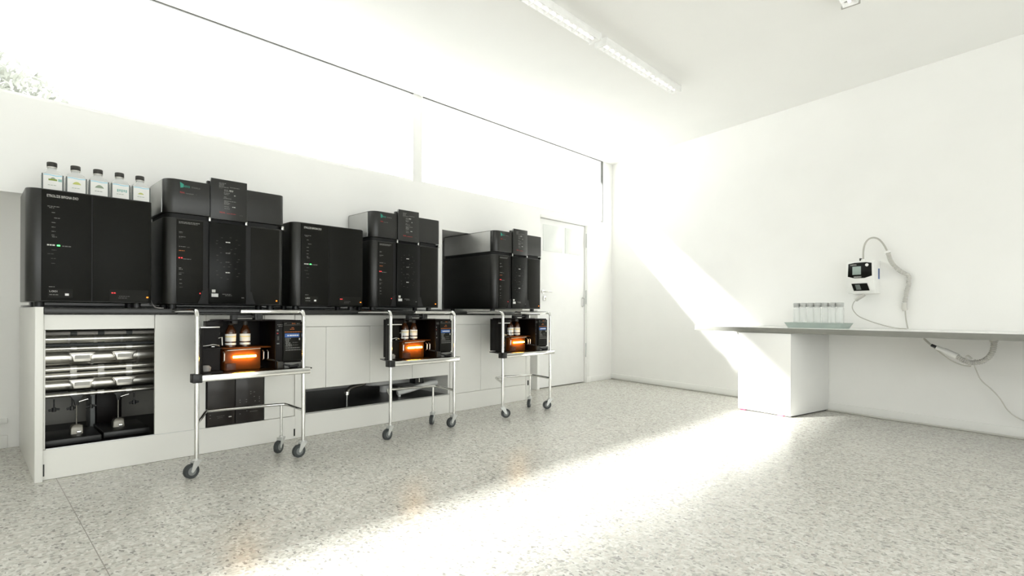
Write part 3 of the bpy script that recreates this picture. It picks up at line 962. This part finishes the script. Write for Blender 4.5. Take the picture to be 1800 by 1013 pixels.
# five square bottles
def make_bottle():
    t = thing('reagent_bottle', '', 'bottle')
    h = 0.043
    p = MB()
    p.loft([(0, 0, 0, h - 0.004, h - 0.004, 0.008), (0, 0, 0.004, h, h, 0.010), (0, 0, 0.096, h, h, 0.010), (0, 0, 0.112, h * 0.82, h * 0.82, 0.016), (0, 0, 0.124, h * 0.50, h * 0.50, 0.018), (0, 0, 0.130, 0.018, 0.018, 0.016), (0, 0, 0.142, 0.018, 0.018, 0.016)], M['milk'])
    body = p.build('body', t)
    p = MB()
    for sx in (-1, 1):
        p.box(sx * h - 0.0025, sx * h + 0.0025, -h + 0.002, -h + 0.010, 0.006, 0.095, M['liquid_edge'])
    p.build('edge_strip', t)
    p = MB(); p.cyl((0, 0, 0.136), (0, 0, 0.140), 0.0225, M['steel'], 28); p.build('neck_ring', t)
    p = MB(); p.lathe([(0.0215, 0.142), (0.0225, 0.144), (0.0225, 0.163), (0.0205, 0.166)], M['cap_dark']); p.build('cap', t)
    return t
def bottle_label(t, mk):
    h = 0.043
    p = MB()
    p.box(-h + 0.004, h - 0.004, -h - 0.0008, -h + 0.001, 0.004, 0.094, M['label'])
    pts = []
    for k in range(9):
        x = -h + 0.005 + (2 * h - 0.010) * k / 8
        pts.append((x, 0.091 + 0.0016 * math.sin(k * 0.9)))
    p.prism(pts + [(q[0], q[1] - 0.0045) for q in reversed(pts)], 'y', -h - 0.0014, -h, M['label_sky'])
    def hill(x0, x1, z0, z1, m):
        q = [(x0 + (x1 - x0) * k / 8, z0 + (z1 - z0) * math.sin(math.pi * k / 8) ** 0.7) for k in range(9)]
        p.prism(q, 'y', -h - 0.0014, -h, m)
    if mk == 0:
        p.mark(-0.018, 0.018, -h - 0.0006, 0.060, 0.069, M['label_olive']); hill(-0.010, 0.012, 0.069, 0.078, M['label_sage']); p.mark(0.022, 0.038, -h - 0.0006, 0.058, 0.072, M['label_aqua'])
    elif mk == 1:
        hill(-0.018, 0.020, 0.056, 0.071, M['label_lime'])
    elif mk == 2:
        hill(-0.020, 0.022, 0.054, 0.071, M['label_sage'])
    elif mk == 3:
        for k in range(5):
            p.mark(-0.018 + k * 0.010, -0.011 + k * 0.010, -h - 0.0006, 0.048 + (k % 2) * 0.003, 0.064, M['label_aqua'])
    else:
        hill(-0.018, 0.012, 0.050, 0.060, M['label_lime'])
    p.line_text(-0.02, -h - 0.0006, 0.034, 0.036, 0.0025, M['ink_dim'] if mk == 2 else M['label_sage'])
    p.build('label', t)
bt = make_bottle()
labs = ['square white bottle with olive green picture on its label',
        'square white bottle with small lime hill on its label',
        'square white bottle with grey-green hill on its label',
        'square white bottle with aqua lettering on its label',
        'square white bottle with faint yellow mark low on its label']
tops = [bt] + [copy_tree(bt) for _ in range(4)]
for k, o in enumerate(tops):
    o.location = (0.334 + 0.1005 * k, DY + 0.125, DZ + 0.004 + 0.598)
    o['label'] = labs[k]
    o['group'] = 'square white bottles on the low black instrument'
    bottle_label(o, k)

# ------------------------------------------------------------------ carts
def make_cart():
    t = thing('utility_cart', '', 'cart')
    W = 0.588
    r = 0.0115
    for x in (0.0, W):
        p = MB()
        pts = [(x, 0, 0.092), (x, 0, 0.862), (x, 0.004, 0.880), (x, 0.014, 0.893), (x, 0.032, 0.898), (x, 0.455, 0.898)]
        p.tube(pts, r, M['chrome'], 14)
        p.build('side_tube', t)
    p = MB(); p.tube([(0.0, 0.0, 0.285), (0.02, 0.03, 0.295), (0.095, 0.185, 0.313), (0.118, 0.205, 0.316), (W - 0.045, 0.205, 0.302), (W - 0.022, 0.190, 0.300), (W - 0.004, 0.02, 0.288), (W, 0.0, 0.286)], 0.0095, M['chrome'], 12, 1); p.build('lower_rail', t)
    p = MB(); p.cyl((W - 0.05, 0.205, 0.092), (W - 0.05, 0.205, 0.302), 0.0085, M['chrome'], 12); p.build('rear_leg', t)
    p = MB(); p.box(-0.020, W + 0.035, -0.026, -0.012, 0.512, 0.548, M['chrome'], 0.004); p.build('front_rail', t)
    p = MB(); p.box(-0.027, 0.020, -0.032, 0.026, 0.508, 0.556, M['black_plastic'], 0.004); p.build('clamp_block', t)
    p = MB(); p.prism([(-0.01, -0.011), (W + 0.05, -0.011), (W + 0.05, 0.24), (0.065, 0.24)], 'z', 0.540, 0.548, M['bronze_gloss'], 0.002); p.build('tray', t)
    p = MB(); p.box(0.23, W, 0.02, 0.045, 0.884, 0.903, M['chrome'], 0.003); p.build('top_bar', t)
    p = MB(); p.box(0.012, W - 0.012, 0.115, 0.43, 0.876, 0.884, M['black_plastic'], 0.002); p.build('top_plate', t)
    for x, y, a in ((0.0, 0.0, R(195)), (W, 0.0, R(185)), (W - 0.05, 0.205, R(215))):
        cst = MB()
        cst.box(-0.020, 0.020, -0.020, 0.020, 0.088, 0.094, M['fork'], 0.002)
        cst.cyl((0, 0, 0.080), (0, 0, 0.100), 0.013, M['fork'], 14)
        co = cst.build('caster', t)
        co.location = (x, y, 0)
        co.rotation_euler = (0, 0, a)
        f = MB()
        for sy in (-1, 1):
            f.prism([(-0.020, 0.088), (0.022, 0.088), (0.036, 0.038), (0.030, 0.030), (0.022, 0.034)], 'y', sy * 0.0155 - 0.0015, sy * 0.0155 + 0.0015, M['fork'], 0.0)
        f.box(-0.020, 0.022, -0.016, 0.016, 0.078, 0.088, M['fork'], 0.002)
        f.build('fork', co)
        wh = MB()
        wh.cyl((0.028, -0.011, 0.038), (0.028, 0.011, 0.038), 0.038, M['rubber'], 32)
        wh.cyl((0.028, -0.0125, 0.038), (0.028, 0.0125, 0.038), 0.022, M['hub'], 24)
        wh.cyl((0.028, -0.019, 0.038), (0.028, 0.019, 0.038), 0.006, M['fork'], 12)
        wh.build('wheel', co)
    return t

def make_station():
    """black open-fronted heating station that stands on a cart tray"""
    t = thing('heating_station', '', 'equipment')
    z0 = 0.5485
    k = M['dark_box']
    # left half: stepped dark compartment
    p = MB()
    p.box(0.038, 0.150, 0.12, 0.13, z0, 0.800, k); p.box(0.038, 0.044, 0.05, 0.12, z0, 0.800, k, 0.002)
    p.box(0.044, 0.145, 0.05, 0.12, z0, z0 + 0.008, k)
    p.box(0.044, 0.145, 0.06, 0.12, 0.680, 0.686, k)
    p.build('side_bay', t)
    p = MB(); p.box(0.030, 0.128, 0.046, 0.09, 0.801, 0.808, M['satin'], 0.002); p.build('bay_lid', t)
    p = MB()
    p.tube([(0.05, 0.10, 0.697), (0.08, 0.095, 0.700), (0.105, 0.09, 0.705), (0.14, 0.10, 0.698)], 0.0035, M['satin'], 8)
    p.tube([(0.13, 0.08, 0.742), (0.148, 0.078, 0.746), (0.150, 0.078, 0.70)], 0.003, M['satin'], 8)
    p.cyl((0.096, 0.088, 0.693), (0.112, 0.088, 0.693), 0.005, M['chrome'], 10)
    p.build('wire_clip', t)
    p = MB(); p.lathe([(0.022, 0), (0.026, 0.02), (0.016, 0.032)], M['hose_dark'], (0.07, 0.09, z0 + 0.009)); p.build('funnel', t)
    # middle housing with open front
    p = MB()
    p.box(0.146, 0.440, 0.29, 0.32, z0, 0.838, k)
    p.box(0.146, 0.154, 0.12, 0.29, z0, 0.838, k, 0.002)
    p.box(0.432, 0.440, 0.04, 0.29, z0, 0.838, k, 0.002)
    p.box(0.146, 0.440, 0.05, 0.29, 0.838, 0.846, k, 0.002)
    p.box(0.066, 0.146, 0.06, 0.13, 0.809, 0.838, k, 0.002)
    p.build('housing', t)
    p = MB(); p.box(0.155, 0.431, 0.10, 0.288, 0.676, 0.684, M['heater'], 0.002); p.build('bottle_shelf', t)
    p = MB(); p.box(0.170, 0.372, 0.105, 0.285, z0, 0.672, M['heater'], 0.006); ht = p.build('heater_block', t)
    p = MB(); p.tube([(0.212, 0.088, 0.6285), (0.338, 0.088, 0.6300)], 0.0065, M['glow'], 14); tag(p.build('lamp_tube', ht), 'yellow-white glowing lamp tube', None)
    p = MB(); p.tube([(0.178, 0.105, 0.663), (0.180, 0.080, 0.668), (0.190, 0.076, 0.669), (0.350, 0.076, 0.674), (0.360, 0.080, 0.674), (0.362, 0.105, 0.672)], 0.003, M['satin'], 8); p.build('wire_handle', ht)
    p = MB(); p.box(0.172, 0.222, 0.070, 0.104, z0 + 0.004, 0.600 - 0.005, M['smoky'], 0.004); p.build('beaker', t)
    for x in (0.160, 0.378, 0.404):
        p = MB(); p.tube([(x, 0.09, 0.605), (x, 0.075, 0.612), (x, 0.073, 0.652), (x, 0.09, 0.660)], 0.0035, M['satin'], 8); p.build('pull_handle', t)
    # bracket over the bottles
    p = MB(); p.box(0.195, 0.360, 0.06, 0.10, 0.855, 0.872, M['black_plastic'], 0.004); p.box(0.195, 0.225, 0.055, 0.10, 0.822, 0.870, M['black_plastic'], 0.004); p.box(0.318, 0.365, 0.05, 0.10, 0.838, 0.898, M['black_plastic'], 0.006)
    p.cyl((0.342, 0.045, 0.868), (0.342, 0.052, 0.868), 0.016, M['black_plastic'], 18)
    p.build('clamp_bracket', t)
    # right tower with printed panel
    p = MB(); p.box(0.442, 0.602, 0.06, 0.33, z0, 0.842, k, 0.003)
    tw = p.build('tower', t)
    p = MB(); y = 0.06
    p.line_text(0.452, y, 0.812, 0.036, 0.003, M['ink_dim']); p.line_text(0.458, y, 0.803, 0.028, 0.003, M['ink_dim'])
    p.mark(0.449, 0.460, y, 0.775, 0.785, M['ink_dim']); p.mark(0.449, 0.458, y, 0.758, 0.764, M['ink_red']); p.mark(0.449, 0.464, y, 0.695, 0.703, M['ink_dim']); p.mark(0.452, 0.462, y, 0.72, 0.745, M['ink_faint'])
    p.build('lettering', tw)
    p = MB(); p.box(0.484, 0.600, 0.048, 0.061, 0.590, 0.832, M['dev_light'], 0.002)
    pn = p.build('display_panel', t)
    p = MB(); y = 0.048
    p.text('tpM', 0.488, y, 0.818, 0.010, M['ink_dim'], 0.016); p.text('ENG', 0.536, y, 0.817, 0.010, M['ink_orange'], 0.022); p.line_text(0.566, y, 0.818, 0.018, 0.004, M['ink_dim'])
    p.mark(0.486, 0.598, y, 0.8105, 0.812, M['ink_dim']); p.line_text(0.534, y, 0.793, 0.016, 0.003, M['ink_orange']); p.line_text(0.524, y, 0.784, 0.03, 0.003, M['ink_orange'])
    p.line_text(0.492, y, 0.767, 0.10, 0.004, M['ink_orange'])
    for kx, kz, ww, mm in ((0.496, 0.725, 0.034, 'ink_dim'), (0.496, 0.716, 0.026, 'ink_dim'), (0.498, 0.707, 0.02, 'ink_dim'), (0.497, 0.698, 0.03, 'ink_dim'), (0.500, 0.689, 0.034, 'ink_dim'), (0.497, 0.680, 0.04, 'ink_dim'), (0.497, 0.668, 0.09, 'ink_dim'), (0.497, 0.655, 0.095, 'ink_dim'), (0.540, 0.70, 0.034, 'ink_faint'), (0.540, 0.685, 0.036, 'ink_faint')):
        p.line_text(kx, y, kz, ww, 0.0055, M[mm])
    p.mark(0.580, 0.587, y, 0.718, 0.730, M['ink'])
    p.build('lettering', pn)
    p = MB(); p.mark(0.493, 0.583, y, 0.735, 0.760, M['label_blue']); p.mark(0.508, 0.516, y - 0.0012, 0.743, 0.751, M['label']); p.line_text(0.521, y - 0.0012, 0.744, 0.058, 0.007, M['label'])
    p.build('blue_label', pn)
    p = MB(); p.box(0.484, 0.596, 0.03, 0.06, z0, 0.582, M['ink_dim'], 0.004); p.build('tower_foot', t)
    # hose and leads on the tray
    p = MB(); p.tube([(0.405, 0.09, 0.605), (0.43, 0.05, 0.600), (0.47, 0.035, 0.580), (0.50, 0.03, 0.565), (0.56, 0.02, 0.556)], 0.006, M['black_plastic'], 10, 2); p.build('hose', t)
    p = MB(); p.tube([(0.51, 0.02, 0.559), (0.54, 0.018, 0.560), (0.565, 0.02, 0.566)], 0.009, M['black_plastic'], 10, 2); p.build('lead', t)
    p = MB(); p.box(0.442, 0.478, 0.03, 0.058, z0, 0.592, M['cap_dark'], 0.004); p.build('beaker', t)
    return t

def make_amber():
    t = thing('amber_bottle', '', 'bottle')
    p = MB(); p.lathe([(0.026, 0), (0.0285, 0.003), (0.0285, 0.088), (0.026, 0.100), (0.015, 0.122), (0.0125, 0.126), (0.0125, 0.136)], M['amber']); p.build('body', t)
    p = MB(); p.lathe([(0.0145, 0.130), (0.0155, 0.133), (0.0155, 0.148), (0.013, 0.150)], M['cap_dark']); p.cyl((0, 0, 0.150), (0, 0, 0.151), 0.008, M['label'], 14); p.build('cap', t)
    p = MB(); p.lathe([(0.0290, 0.034), (0.0290, 0.078)], M['label']); p.lathe([(0.0293, 0.060), (0.0293, 0.064)], M['label_yellow']); p.lathe([(0.0290, 0.014), (0.0290, 0.026)], M['label'])
    p.build('label', t)
    return t
cart, stn, amb = make_cart(), make_station(), make_amber()
carts = [cart, copy_tree(cart), copy_tree(cart)]
stns = [stn, copy_tree(stn), copy_tree(stn)]
ambs = [amb] + [copy_tree(amb) for _ in range(5)]
CX = ((0.877, 3.222, 1.0), (2.098, 3.232, 0.985), (3.196, 3.215, 1.06))
who = ('first', 'middle', 'last')
wl = ('chrome three-wheeled cart in front of the bay of steel pipes', 'chrome three-wheeled cart in front of the low gap, middle of three', 'chrome three-wheeled cart at the bench end by the white door')
sl = ('black heating station with orange glow on the cart by the steel pipes', 'black heating station with orange glow on the middle cart', 'black heating station with orange glow on the cart by the white door')
for k, (x, y, s) in enumerate(CX):
    place(carts[k], x, y, 0, wl[k], 'chrome carts in front of the bench', s)
    place(stns[k], x, y, 0, sl[k], 'black heating stations on the carts', s)
    cw = ('the cart by the steel pipes', 'the middle cart', 'the cart by the white door')[k]
    for j, u in enumerate((0.211, 0.291)):
        o = ambs[k * 2 + j]
        place(o, x + u * s, y + 0.131, 0.6842, '%s brown bottle of the pair above the glow on %s' % (('left', 'right')[j], cw), 'brown bottles above the glowing lamps')
# wheels turn their own way on the two further carts
for k, angs in ((1, (R(190), R(178), R(215))), (2, (R(-25), R(150), R(210)))):
    for o, a in zip([c for c in carts[k].children if c.name.startswith('caster')], angs):
        o.rotation_euler = (0, 0, a)

# ------------------------------------------------------------------ far wall: long table, tray of vials, wall unit, hoses
TZ0, TZ1 = 0.728, 0.771
p = MB()
p.box(-6.6, -1.865, 0.002, 0.675, TZ0, TZ1, M['table_edge'], 0.002)
p.box(-6.59, -1.872, 0.004, 0.668, TZ1 - 0.001, TZ1 + 0.001, M['laminate2'])
tag(p.build('long_table', loc=FA, rotz=FROT), 'long grey-edged table top running along the far wall', 'table')
t = thing('pedestal_cabinet', 'white box pedestal holding up the long grey-edged table', 'cabinet', FW(2.59, 0.0), FROT)
p = MB(); p.box(-0.25, 0.2465, 0.006, 0.645, 0.010, TZ0 - 0.001, M['laminate2'], 0.002); p.build('body', t)
p = MB(); p.box(-0.25, 0.2465, 0.646, 0.662, 0.010, TZ0 - 0.004, M['laminate2'], 0.002); p.build('front_panel', t)
for x, mm in ((-0.16, 'pink'), (0.20, 'pink')):
    q = MB(); q.box(x - 0.025, x + 0.025, 0.60, 0.664, 0.0, 0.011, M['pink'], 0.002); tag(q.build('levelling_wedge', t), 'pink wedge', None)
q = MB(); q.box(-0.235, 0.235, 0.02, 0.60, 0.0, 0.010, M['gap']); q.build('base_plinth', t)

t = thing('vial_tray', 'shallow pale green-grey tray holding seven clear vials on the table', 'tray', FW(2.885, 0.30, TZ1 + 0.001), FROT)
p = MB()
out = [(0, 0, 0.0, 0.226, 0.085, 0.006), (0, 0, 0.044, 0.248, 0.105, 0.008), (0, 0, 0.047, 0.252, 0.110, 0.008), (0, 0, 0.047, 0.244, 0.100, 0.008), (0, 0, 0.006, 0.222, 0.080, 0.006)]
p.loft(out, M['tray_grey'], smooth=False); p.build('pan', t)
def make_vial():
    t = thing('glass_vial', '', 'vial')
    p = MB(); p.lathe([(0.026, 0), (0.029, 0.003), (0.029, 0.160), (0.027, 0.170), (0.022, 0.176), (0.022, 0.184)], M['vial']); p.build('body', t)
    p = MB(); p.lathe([(0.0265, 0.180), (0.0285, 0.183), (0.0285, 0.192), (0.0265, 0.194), (0.029, 0.197), (0.029, 0.214), (0.026, 0.218)], M['cap_white']); p.build('cap', t)
    return t
vl = make_vial()
vials = [vl] + [copy_tree(vl) for _ in range(6)]
ordn = ('first', 'second', 'third', 'fourth', 'fifth', 'sixth', 'seventh')
for k, o in enumerate(vials):
    o.location = FW(2.698 + 0.0622 * k, 0.30 + 0.002 * (k % 2), TZ1 + 0.0075)
    o['label'] = 'clear capped vial in the tray, %s counting from the window end of the tray' % ordn[k] if 0 < k < 6 else ('clear capped vial at the window end of the tray', 'clear capped vial at the monitor end of the tray')[k == 6]
    o['group'] = 'clear vials in the pale tray'

# wall unit: local frame with x to the right as seen (s increasing), y out of the wall -> built in mirrored s
wu = thing('wall_monitor', 'white wall-mounted monitor unit with black display panel above the table', 'monitor', FW(3.14, 0.0, 1.075), FROT)
def WX(s):
    return 3.14 - s
p = MB()
prof = [(0.0, 0.0), (0.0, 0.285), (0.112, 0.285), (0.128, 0.262), (0.128, 0.105), (0.100, 0.020), (0.085, 0.0)]
p.prism(prof, 'x', WX(3.262), WX(3.040), M['white_plastic'], 0.006)
p.build('casing', wu)
p = MB()
pts = [(WX(3.060), 0.262), (WX(3.110), 0.270), (WX(3.20), 0.270), (WX(3.243), 0.262), (WX(3.246), 0.152), (WX(3.19), 0.134), (WX(3.11), 0.134), (WX(3.056), 0.150)]
p.prism(pts, 'y', 0.126, 0.1315, M['dev_gloss'], 0.002)
fp = p.build('front_panel', wu)
p = MB(); p.box(WX(3.162), WX(3.094), 0.131, 0.133, 0.165, 0.237, M['lcd'], 0.001); p.build('display', fp)
p = MB()
p.box(WX(3.166), WX(3.104), 0.131, 0.1325, 0.137, 0.152, M['ink_dim']); p.text('SELECT', WX(3.108), 0.1327, 0.141, 0.011, M['ink'], 0.052, flip=True)
p.text('CEPMO', WX(3.076), 0.1316, 0.246, 0.014, M['ink'], 0.050, flip=True)
p.cyl((WX(3.208), 0.131, 0.246), (WX(3.208), 0.133, 0.246), 0.013, M['white_plastic'], 24)
p.build('lettering', fp)
lowp = MB()
n = Vector((0.0, 0.085, -0.028)).normalized()
v0, v1 = Vector((0, 0.1295, 0.098)), Vector((0, 0.1035, 0.020))
def low(s0, s1, a0, a1, mb, m, th=0.002, sk=0.0):
    d = v1 - v0
    nn = Vector((0, -d.z, d.y)).normalized()
    if nn.y < 0:
        nn = -nn
    bm = bmesh.new()
    vs_ = []
    for tt in (0.0, th):
        for (s, a, kk) in ((s0, a0, 0), (s1, a0, 0), (s1, a1, sk), (s0, a1, sk)):
            q = v0 + d * a + nn * tt
            vs_.append(bm.verts.new((WX(s + kk), q.y, q.z)))
    for f in ((0, 1, 2, 3), (4, 5, 6, 7), (0, 1, 5, 4), (1, 2, 6, 5), (2, 3, 7, 6), (3, 0, 4, 7)):
        bm.faces.new([vs_[i] for i in f])
    bmesh.ops.recalc_face_normals(bm, faces=list(bm.faces))
    mb._merge(bm, m, False)
low(3.085, 3.208, 0.12, 0.92, lowp, M['dev_gloss'], 0.003, 0.012)
lp = lowp.build('lower_panel', wu)
q = MB(); low(3.112, 3.150, 0.24, 0.80, q, M['lcd_dark'], 0.0045, 0.008); q.build('display', lp)
p = MB(); p.box(WX(3.262) - 0.0012, WX(3.262) + 0.001, 0.022, 0.050, 0.125, 0.215, M['label_blue']); p.box(WX(3.262) - 0.002, WX(3.262), 0.032, 0.040, 0.135, 0.205, M['ink_dim']); p.build('side_label', wu)
p = MB(); p.cyl((WX(3.150), 0.06, 0.285), (WX(3.150), 0.06, 0.303), 0.022, M['white_plastic'], 20, 0.017); p.box(WX(3.138), WX(3.126), 0.05, 0.08, 0.289, 0.312, M['black_plastic'], 0.003); p.build('cable_gland', wu)

def FP(lst, dz=0):
    return [FW(s, o, z + dz) for s, o, z in lst]
t = thing('extraction_hose', 'grey arched cable and corrugated hose hanging on the wall beside the monitor', 'hose', (0, 0, 0))
p = MB(); p.tube(FP([(3.150, 0.06, 1.375), (3.149, 0.06, 1.44), (3.158, 0.06, 1.505), (3.185, 0.06, 1.548), (3.225, 0.06, 1.562), (3.270, 0.06, 1.543), (3.306, 0.06, 1.495), (3.334, 0.055, 1.428)]), 0.0075, M['cable'], 10, 2); p.build('cable', t)
p = MB(); p.tube(FP([(3.332, 0.055, 1.432), (3.338, 0.055, 1.415)]), 0.022, M['white_plastic'], 16); p.build('cuff', t)
p = MB(); p.tube(FP([(3.338, 0.055, 1.415), (3.352, 0.055, 1.36), (3.372, 0.05, 1.315), (3.412, 0.045, 1.268), (3.45, 0.04, 1.238)]), 0.0185, M['hose'], 14, 2, ribs=0.013); p.build('hose_section', t)
p = MB(); p.tube(FP([(3.448, 0.04, 1.240), (3.487, 0.035, 1.212), (3.476, 0.035, 1.172), (3.484, 0.035, 1.150), (3.468, 0.035, 1.10), (3.460, 0.035, 1.04), (3.452, 0.035, 0.99)]), 0.0175, M['hose'], 14, 2, ribs=0.015); p.build('hose_section', t)
p = MB(); p.tube(FP([(3.452, 0.035, 0.99), (3.450, 0.035, 0.945), (3.455, 0.03, 0.93)]), 0.019, M['cable_pale'], 14); p.build('cuff', t)
p = MB(); p.tube(FP([(3.455, 0.03, 0.93), (3.460, 0.03, 0.86), (3.470, 0.03, 0.80), (3.476, 0.035, 0.778)]), 0.005, M['cable'], 8, 2); p.build('lead', t)

t = thing('plug_lead', 'grey moulded plug with thin lead drooping from under the wall monitor', 'cable', (0, 0, 0))
p = MB(); p.tube(FP([(3.165, 0.07, 1.070), (3.150, 0.075, 1.055), (3.120, 0.08, 1.035), (3.100, 0.08, 1.020)]), 0.016, M['hose'], 14, 1); p.build('plug', t)
p = MB(); p.tube(FP([(3.103, 0.08, 1.022), (3.080, 0.08, 0.998), (3.070, 0.08, 0.955), (3.085, 0.08, 0.92), (3.118, 0.08, 0.88), (3.170, 0.08, 0.853), (3.25, 0.08, 0.822), (3.34, 0.08, 0.795), (3.42, 0.07, 0.7775), (3.476, 0.06, 0.7765)]), 0.0042, M['cable'], 8, 2); p.build('lead', t)

t = thing('service_hose', 'corrugated grey hose slung beneath the long table with a thin wire', 'hose', (0, 0, 0))
p = MB(); p.tube(FP([(4.085, 0.30, 0.727), (4.088, 0.30, 0.69), (4.080, 0.30, 0.63), (4.055, 0.30, 0.585), (4.01, 0.30, 0.553), (3.955, 0.30, 0.545), (3.905, 0.30, 0.565), (3.878, 0.30, 0.588)]), 0.019, M['hose'], 14, 2, ribs=0.013); p.build('hose_section', t)
p = MB(); p.tube(FP([(4.085, 0.30, 0.728), (4.087, 0.30, 0.705)]), 0.024, M['cable_pale'], 16); p.build('cuff', t)
p = MB(); p.tube(FP([(3.880, 0.30, 0.586), (3.80, 0.30, 0.625)]), 0.022, M['white_plastic'], 14); p.tube(FP([(3.80, 0.30, 0.625), (3.755, 0.30, 0.646)]), 0.017, M['white_plastic'], 14); p.build('connector', t)
p = MB(); p.tube(FP([(3.757, 0.30, 0.645), (3.745, 0.30, 0.652), (3.722, 0.30, 0.662)]), 0.011, M['black_plastic'], 12); p.build('tip', t)
p = MB(); p.tube(FP([(3.725, 0.30, 0.660), (3.685, 0.30, 0.705), (3.670, 0.30, 0.712), (3.690, 0.30, 0.685), (3.77, 0.30, 0.615), (3.85, 0.30, 0.548), (3.915, 0.30, 0.522), (3.96, 0.30, 0.522)]), 0.0045, M['cable'], 8, 2); p.build('wire', t)
p = MB(); p.tube(FP([(3.965, 0.30, 0.575), (3.942, 0.30, 0.600), (3.928, 0.30, 0.585), (3.945, 0.30, 0.56)]), 0.006, M['cable_pale'], 8, 2); p.build('hook', t)
p = MB(); p.tube(FP([(3.935, 0.12, 0.56), (3.925, 0.10, 0.52), (3.936, 0.08, 0.462), (3.957, 0.07, 0.40), (4.015, 0.06, 0.344), (4.063, 0.05, 0.279), (4.11, 0.05, 0.179), (4.21, 0.05, 0.125), (4.40, 0.05, 0.05), (4.55, 0.05, 0.0052)]), 0.0045, M['cable_pale'], 8, 2)
tag(p.build('floor_lead'), 'thin pale lead falling from the slung hose down to the floor', 'cable')
p = MB(); p.tube(FP([(2.85, 0.03, 0.0085), (3.1, 0.035, 0.0085), (3.35, 0.055, 0.0085), (3.6, 0.045, 0.0085), (3.9, 0.04, 0.0085), (4.2, 0.05, 0.0085), (4.6, 0.04, 0.0085), (5.4, 0.04, 0.0085)]), 0.0075, M['cable_pale'], 8, 2)
tag(p.build('floor_cable'), 'pale cable lying along the foot of the far wall beyond the pedestal', 'cable')
p = MB(); p.tube(FP([(0.03, 0.022, 0.0065), (0.6, 0.026, 0.0065), (1.2, 0.02, 0.0065), (1.8, 0.025, 0.0065), (2.33, 0.024, 0.0065)]), 0.0055, M['cable'], 8, 1)
tag(p.build('floor_cable'), 'thin grey cable lying along the wall foot between corner and pedestal', 'cable')

# ------------------------------------------------------------------ ceiling lights
def ceiling_light(x0, x1, y, label, end_grey=False):
    t = thing('ceiling_light', label, 'ceiling light', (x0, y, CEIL), 0, 'louvred ceiling lights')
    L_ = x1 - x0
    p = MB(); p.box(0, L_, -0.05, 0.05, -0.022, -0.0005, M['light_white'], 0.003); p.build('housing', t)
    p = MB(); p.cyl((0.03, 0, -0.036), (L_ - 0.03, 0, -0.036), 0.010, M['tube_light'], 14); p.build('tube', t)
    p = MB()
    for sy in (-1, 1):
        p.prism([(sy * 0.032, -0.022), (sy * 0.05, -0.022), (sy * 0.043, -0.052), (sy * 0.038, -0.052)], 'x', 0, L_, M['light_white'])
    n_ = int(L_ / 0.075)
    for k in range(n_ + 1):
        x = 0.012 + (L_ - 0.024) * k / n_
        p.box(x - 0.002, x + 0.002, -0.040, 0.040, -0.056, -0.026, M['light_white'])
    p.build('louvre', t)
    for x in (0.0, L_):
        p = MB(); p.box(x - 0.006, x + 0.006, -0.053, 0.053, -0.056, -0.001, M['fixture_grey'] if end_grey else M['light_white'], 0.002)
        p.build('end_cap', t)
ceiling_light(1.70, 3.215, 2.29, 'louvred ceiling light nearer the camera in the row facing the window')
ceiling_light(3.29, 4.45, 2.29, 'louvred ceiling light further along the row, pointing at the far wall')
ceiling_light(2.40, 3.97, 0.835, 'ceiling light whose grey end just shows at the top edge', True)

# ------------------------------------------------------------------ outside the window
gp = MB(); gp.box(-30, 40, 5.2, 60, -0.2, 0.0, M['concrete']); struct(gp, 'ground_outside')
def tree(x, y, zt, rad, label, n, seed):
    rng = random.Random(seed)
    t = thing('garden_tree', label, 'tree', (x, y, 0))
    p = MB(); p.tube([(0, 0, 0), (0.05, 0, zt * 0.5), (0, 0.05, zt * 0.8)], 0.09, M['bark'], 8, 1)
    for k in range(7):
        a = rng.uniform(0, 6.28)
        p.tube([(0, 0, zt * 0.55), (math.cos(a) * rad * 0.5, math.sin(a) * rad * 0.5, zt * 0.8), (math.cos(a) * rad * 0.6, math.sin(a) * rad * 0.6, zt * (0.78 + rng.random() * 0.1))], 0.02, M['bark'], 6, 1)
    p.build('trunk', t)
    p = MB()
    b_ = bmesh.new()
    for k in range(n):
        u, a = rng.uniform(-1, 1), rng.uniform(0, 6.28)
        rr = rad * rng.random() ** 0.4
        c = Vector((math.cos(a) * math.sqrt(1 - u * u) * rr, math.sin(a) * math.sqrt(1 - u * u) * rr, zt * 0.8 + u * rr * 0.55))
        e1 = Vector((rng.uniform(-1, 1), rng.uniform(-1, 1), rng.uniform(-1, 1))).normalized()
        e2 = e1.orthogonal().normalized()
        s = rng.uniform(0.05, 0.11)
        vs2 = [b_.verts.new(c + e1 * s), b_.verts.new(c + e2 * s * 0.45), b_.verts.new(c - e1 * s), b_.verts.new(c - e2 * s * 0.45)]
        b_.faces.new(vs2)
    p._merge(b_, M['foliage'], False)
    p.build('crown', t)
tree(-0.35, 12.0, 5.15, 1.7, 'pale sunlit tree faintly seen outside beyond the window sill', 5200, 5)
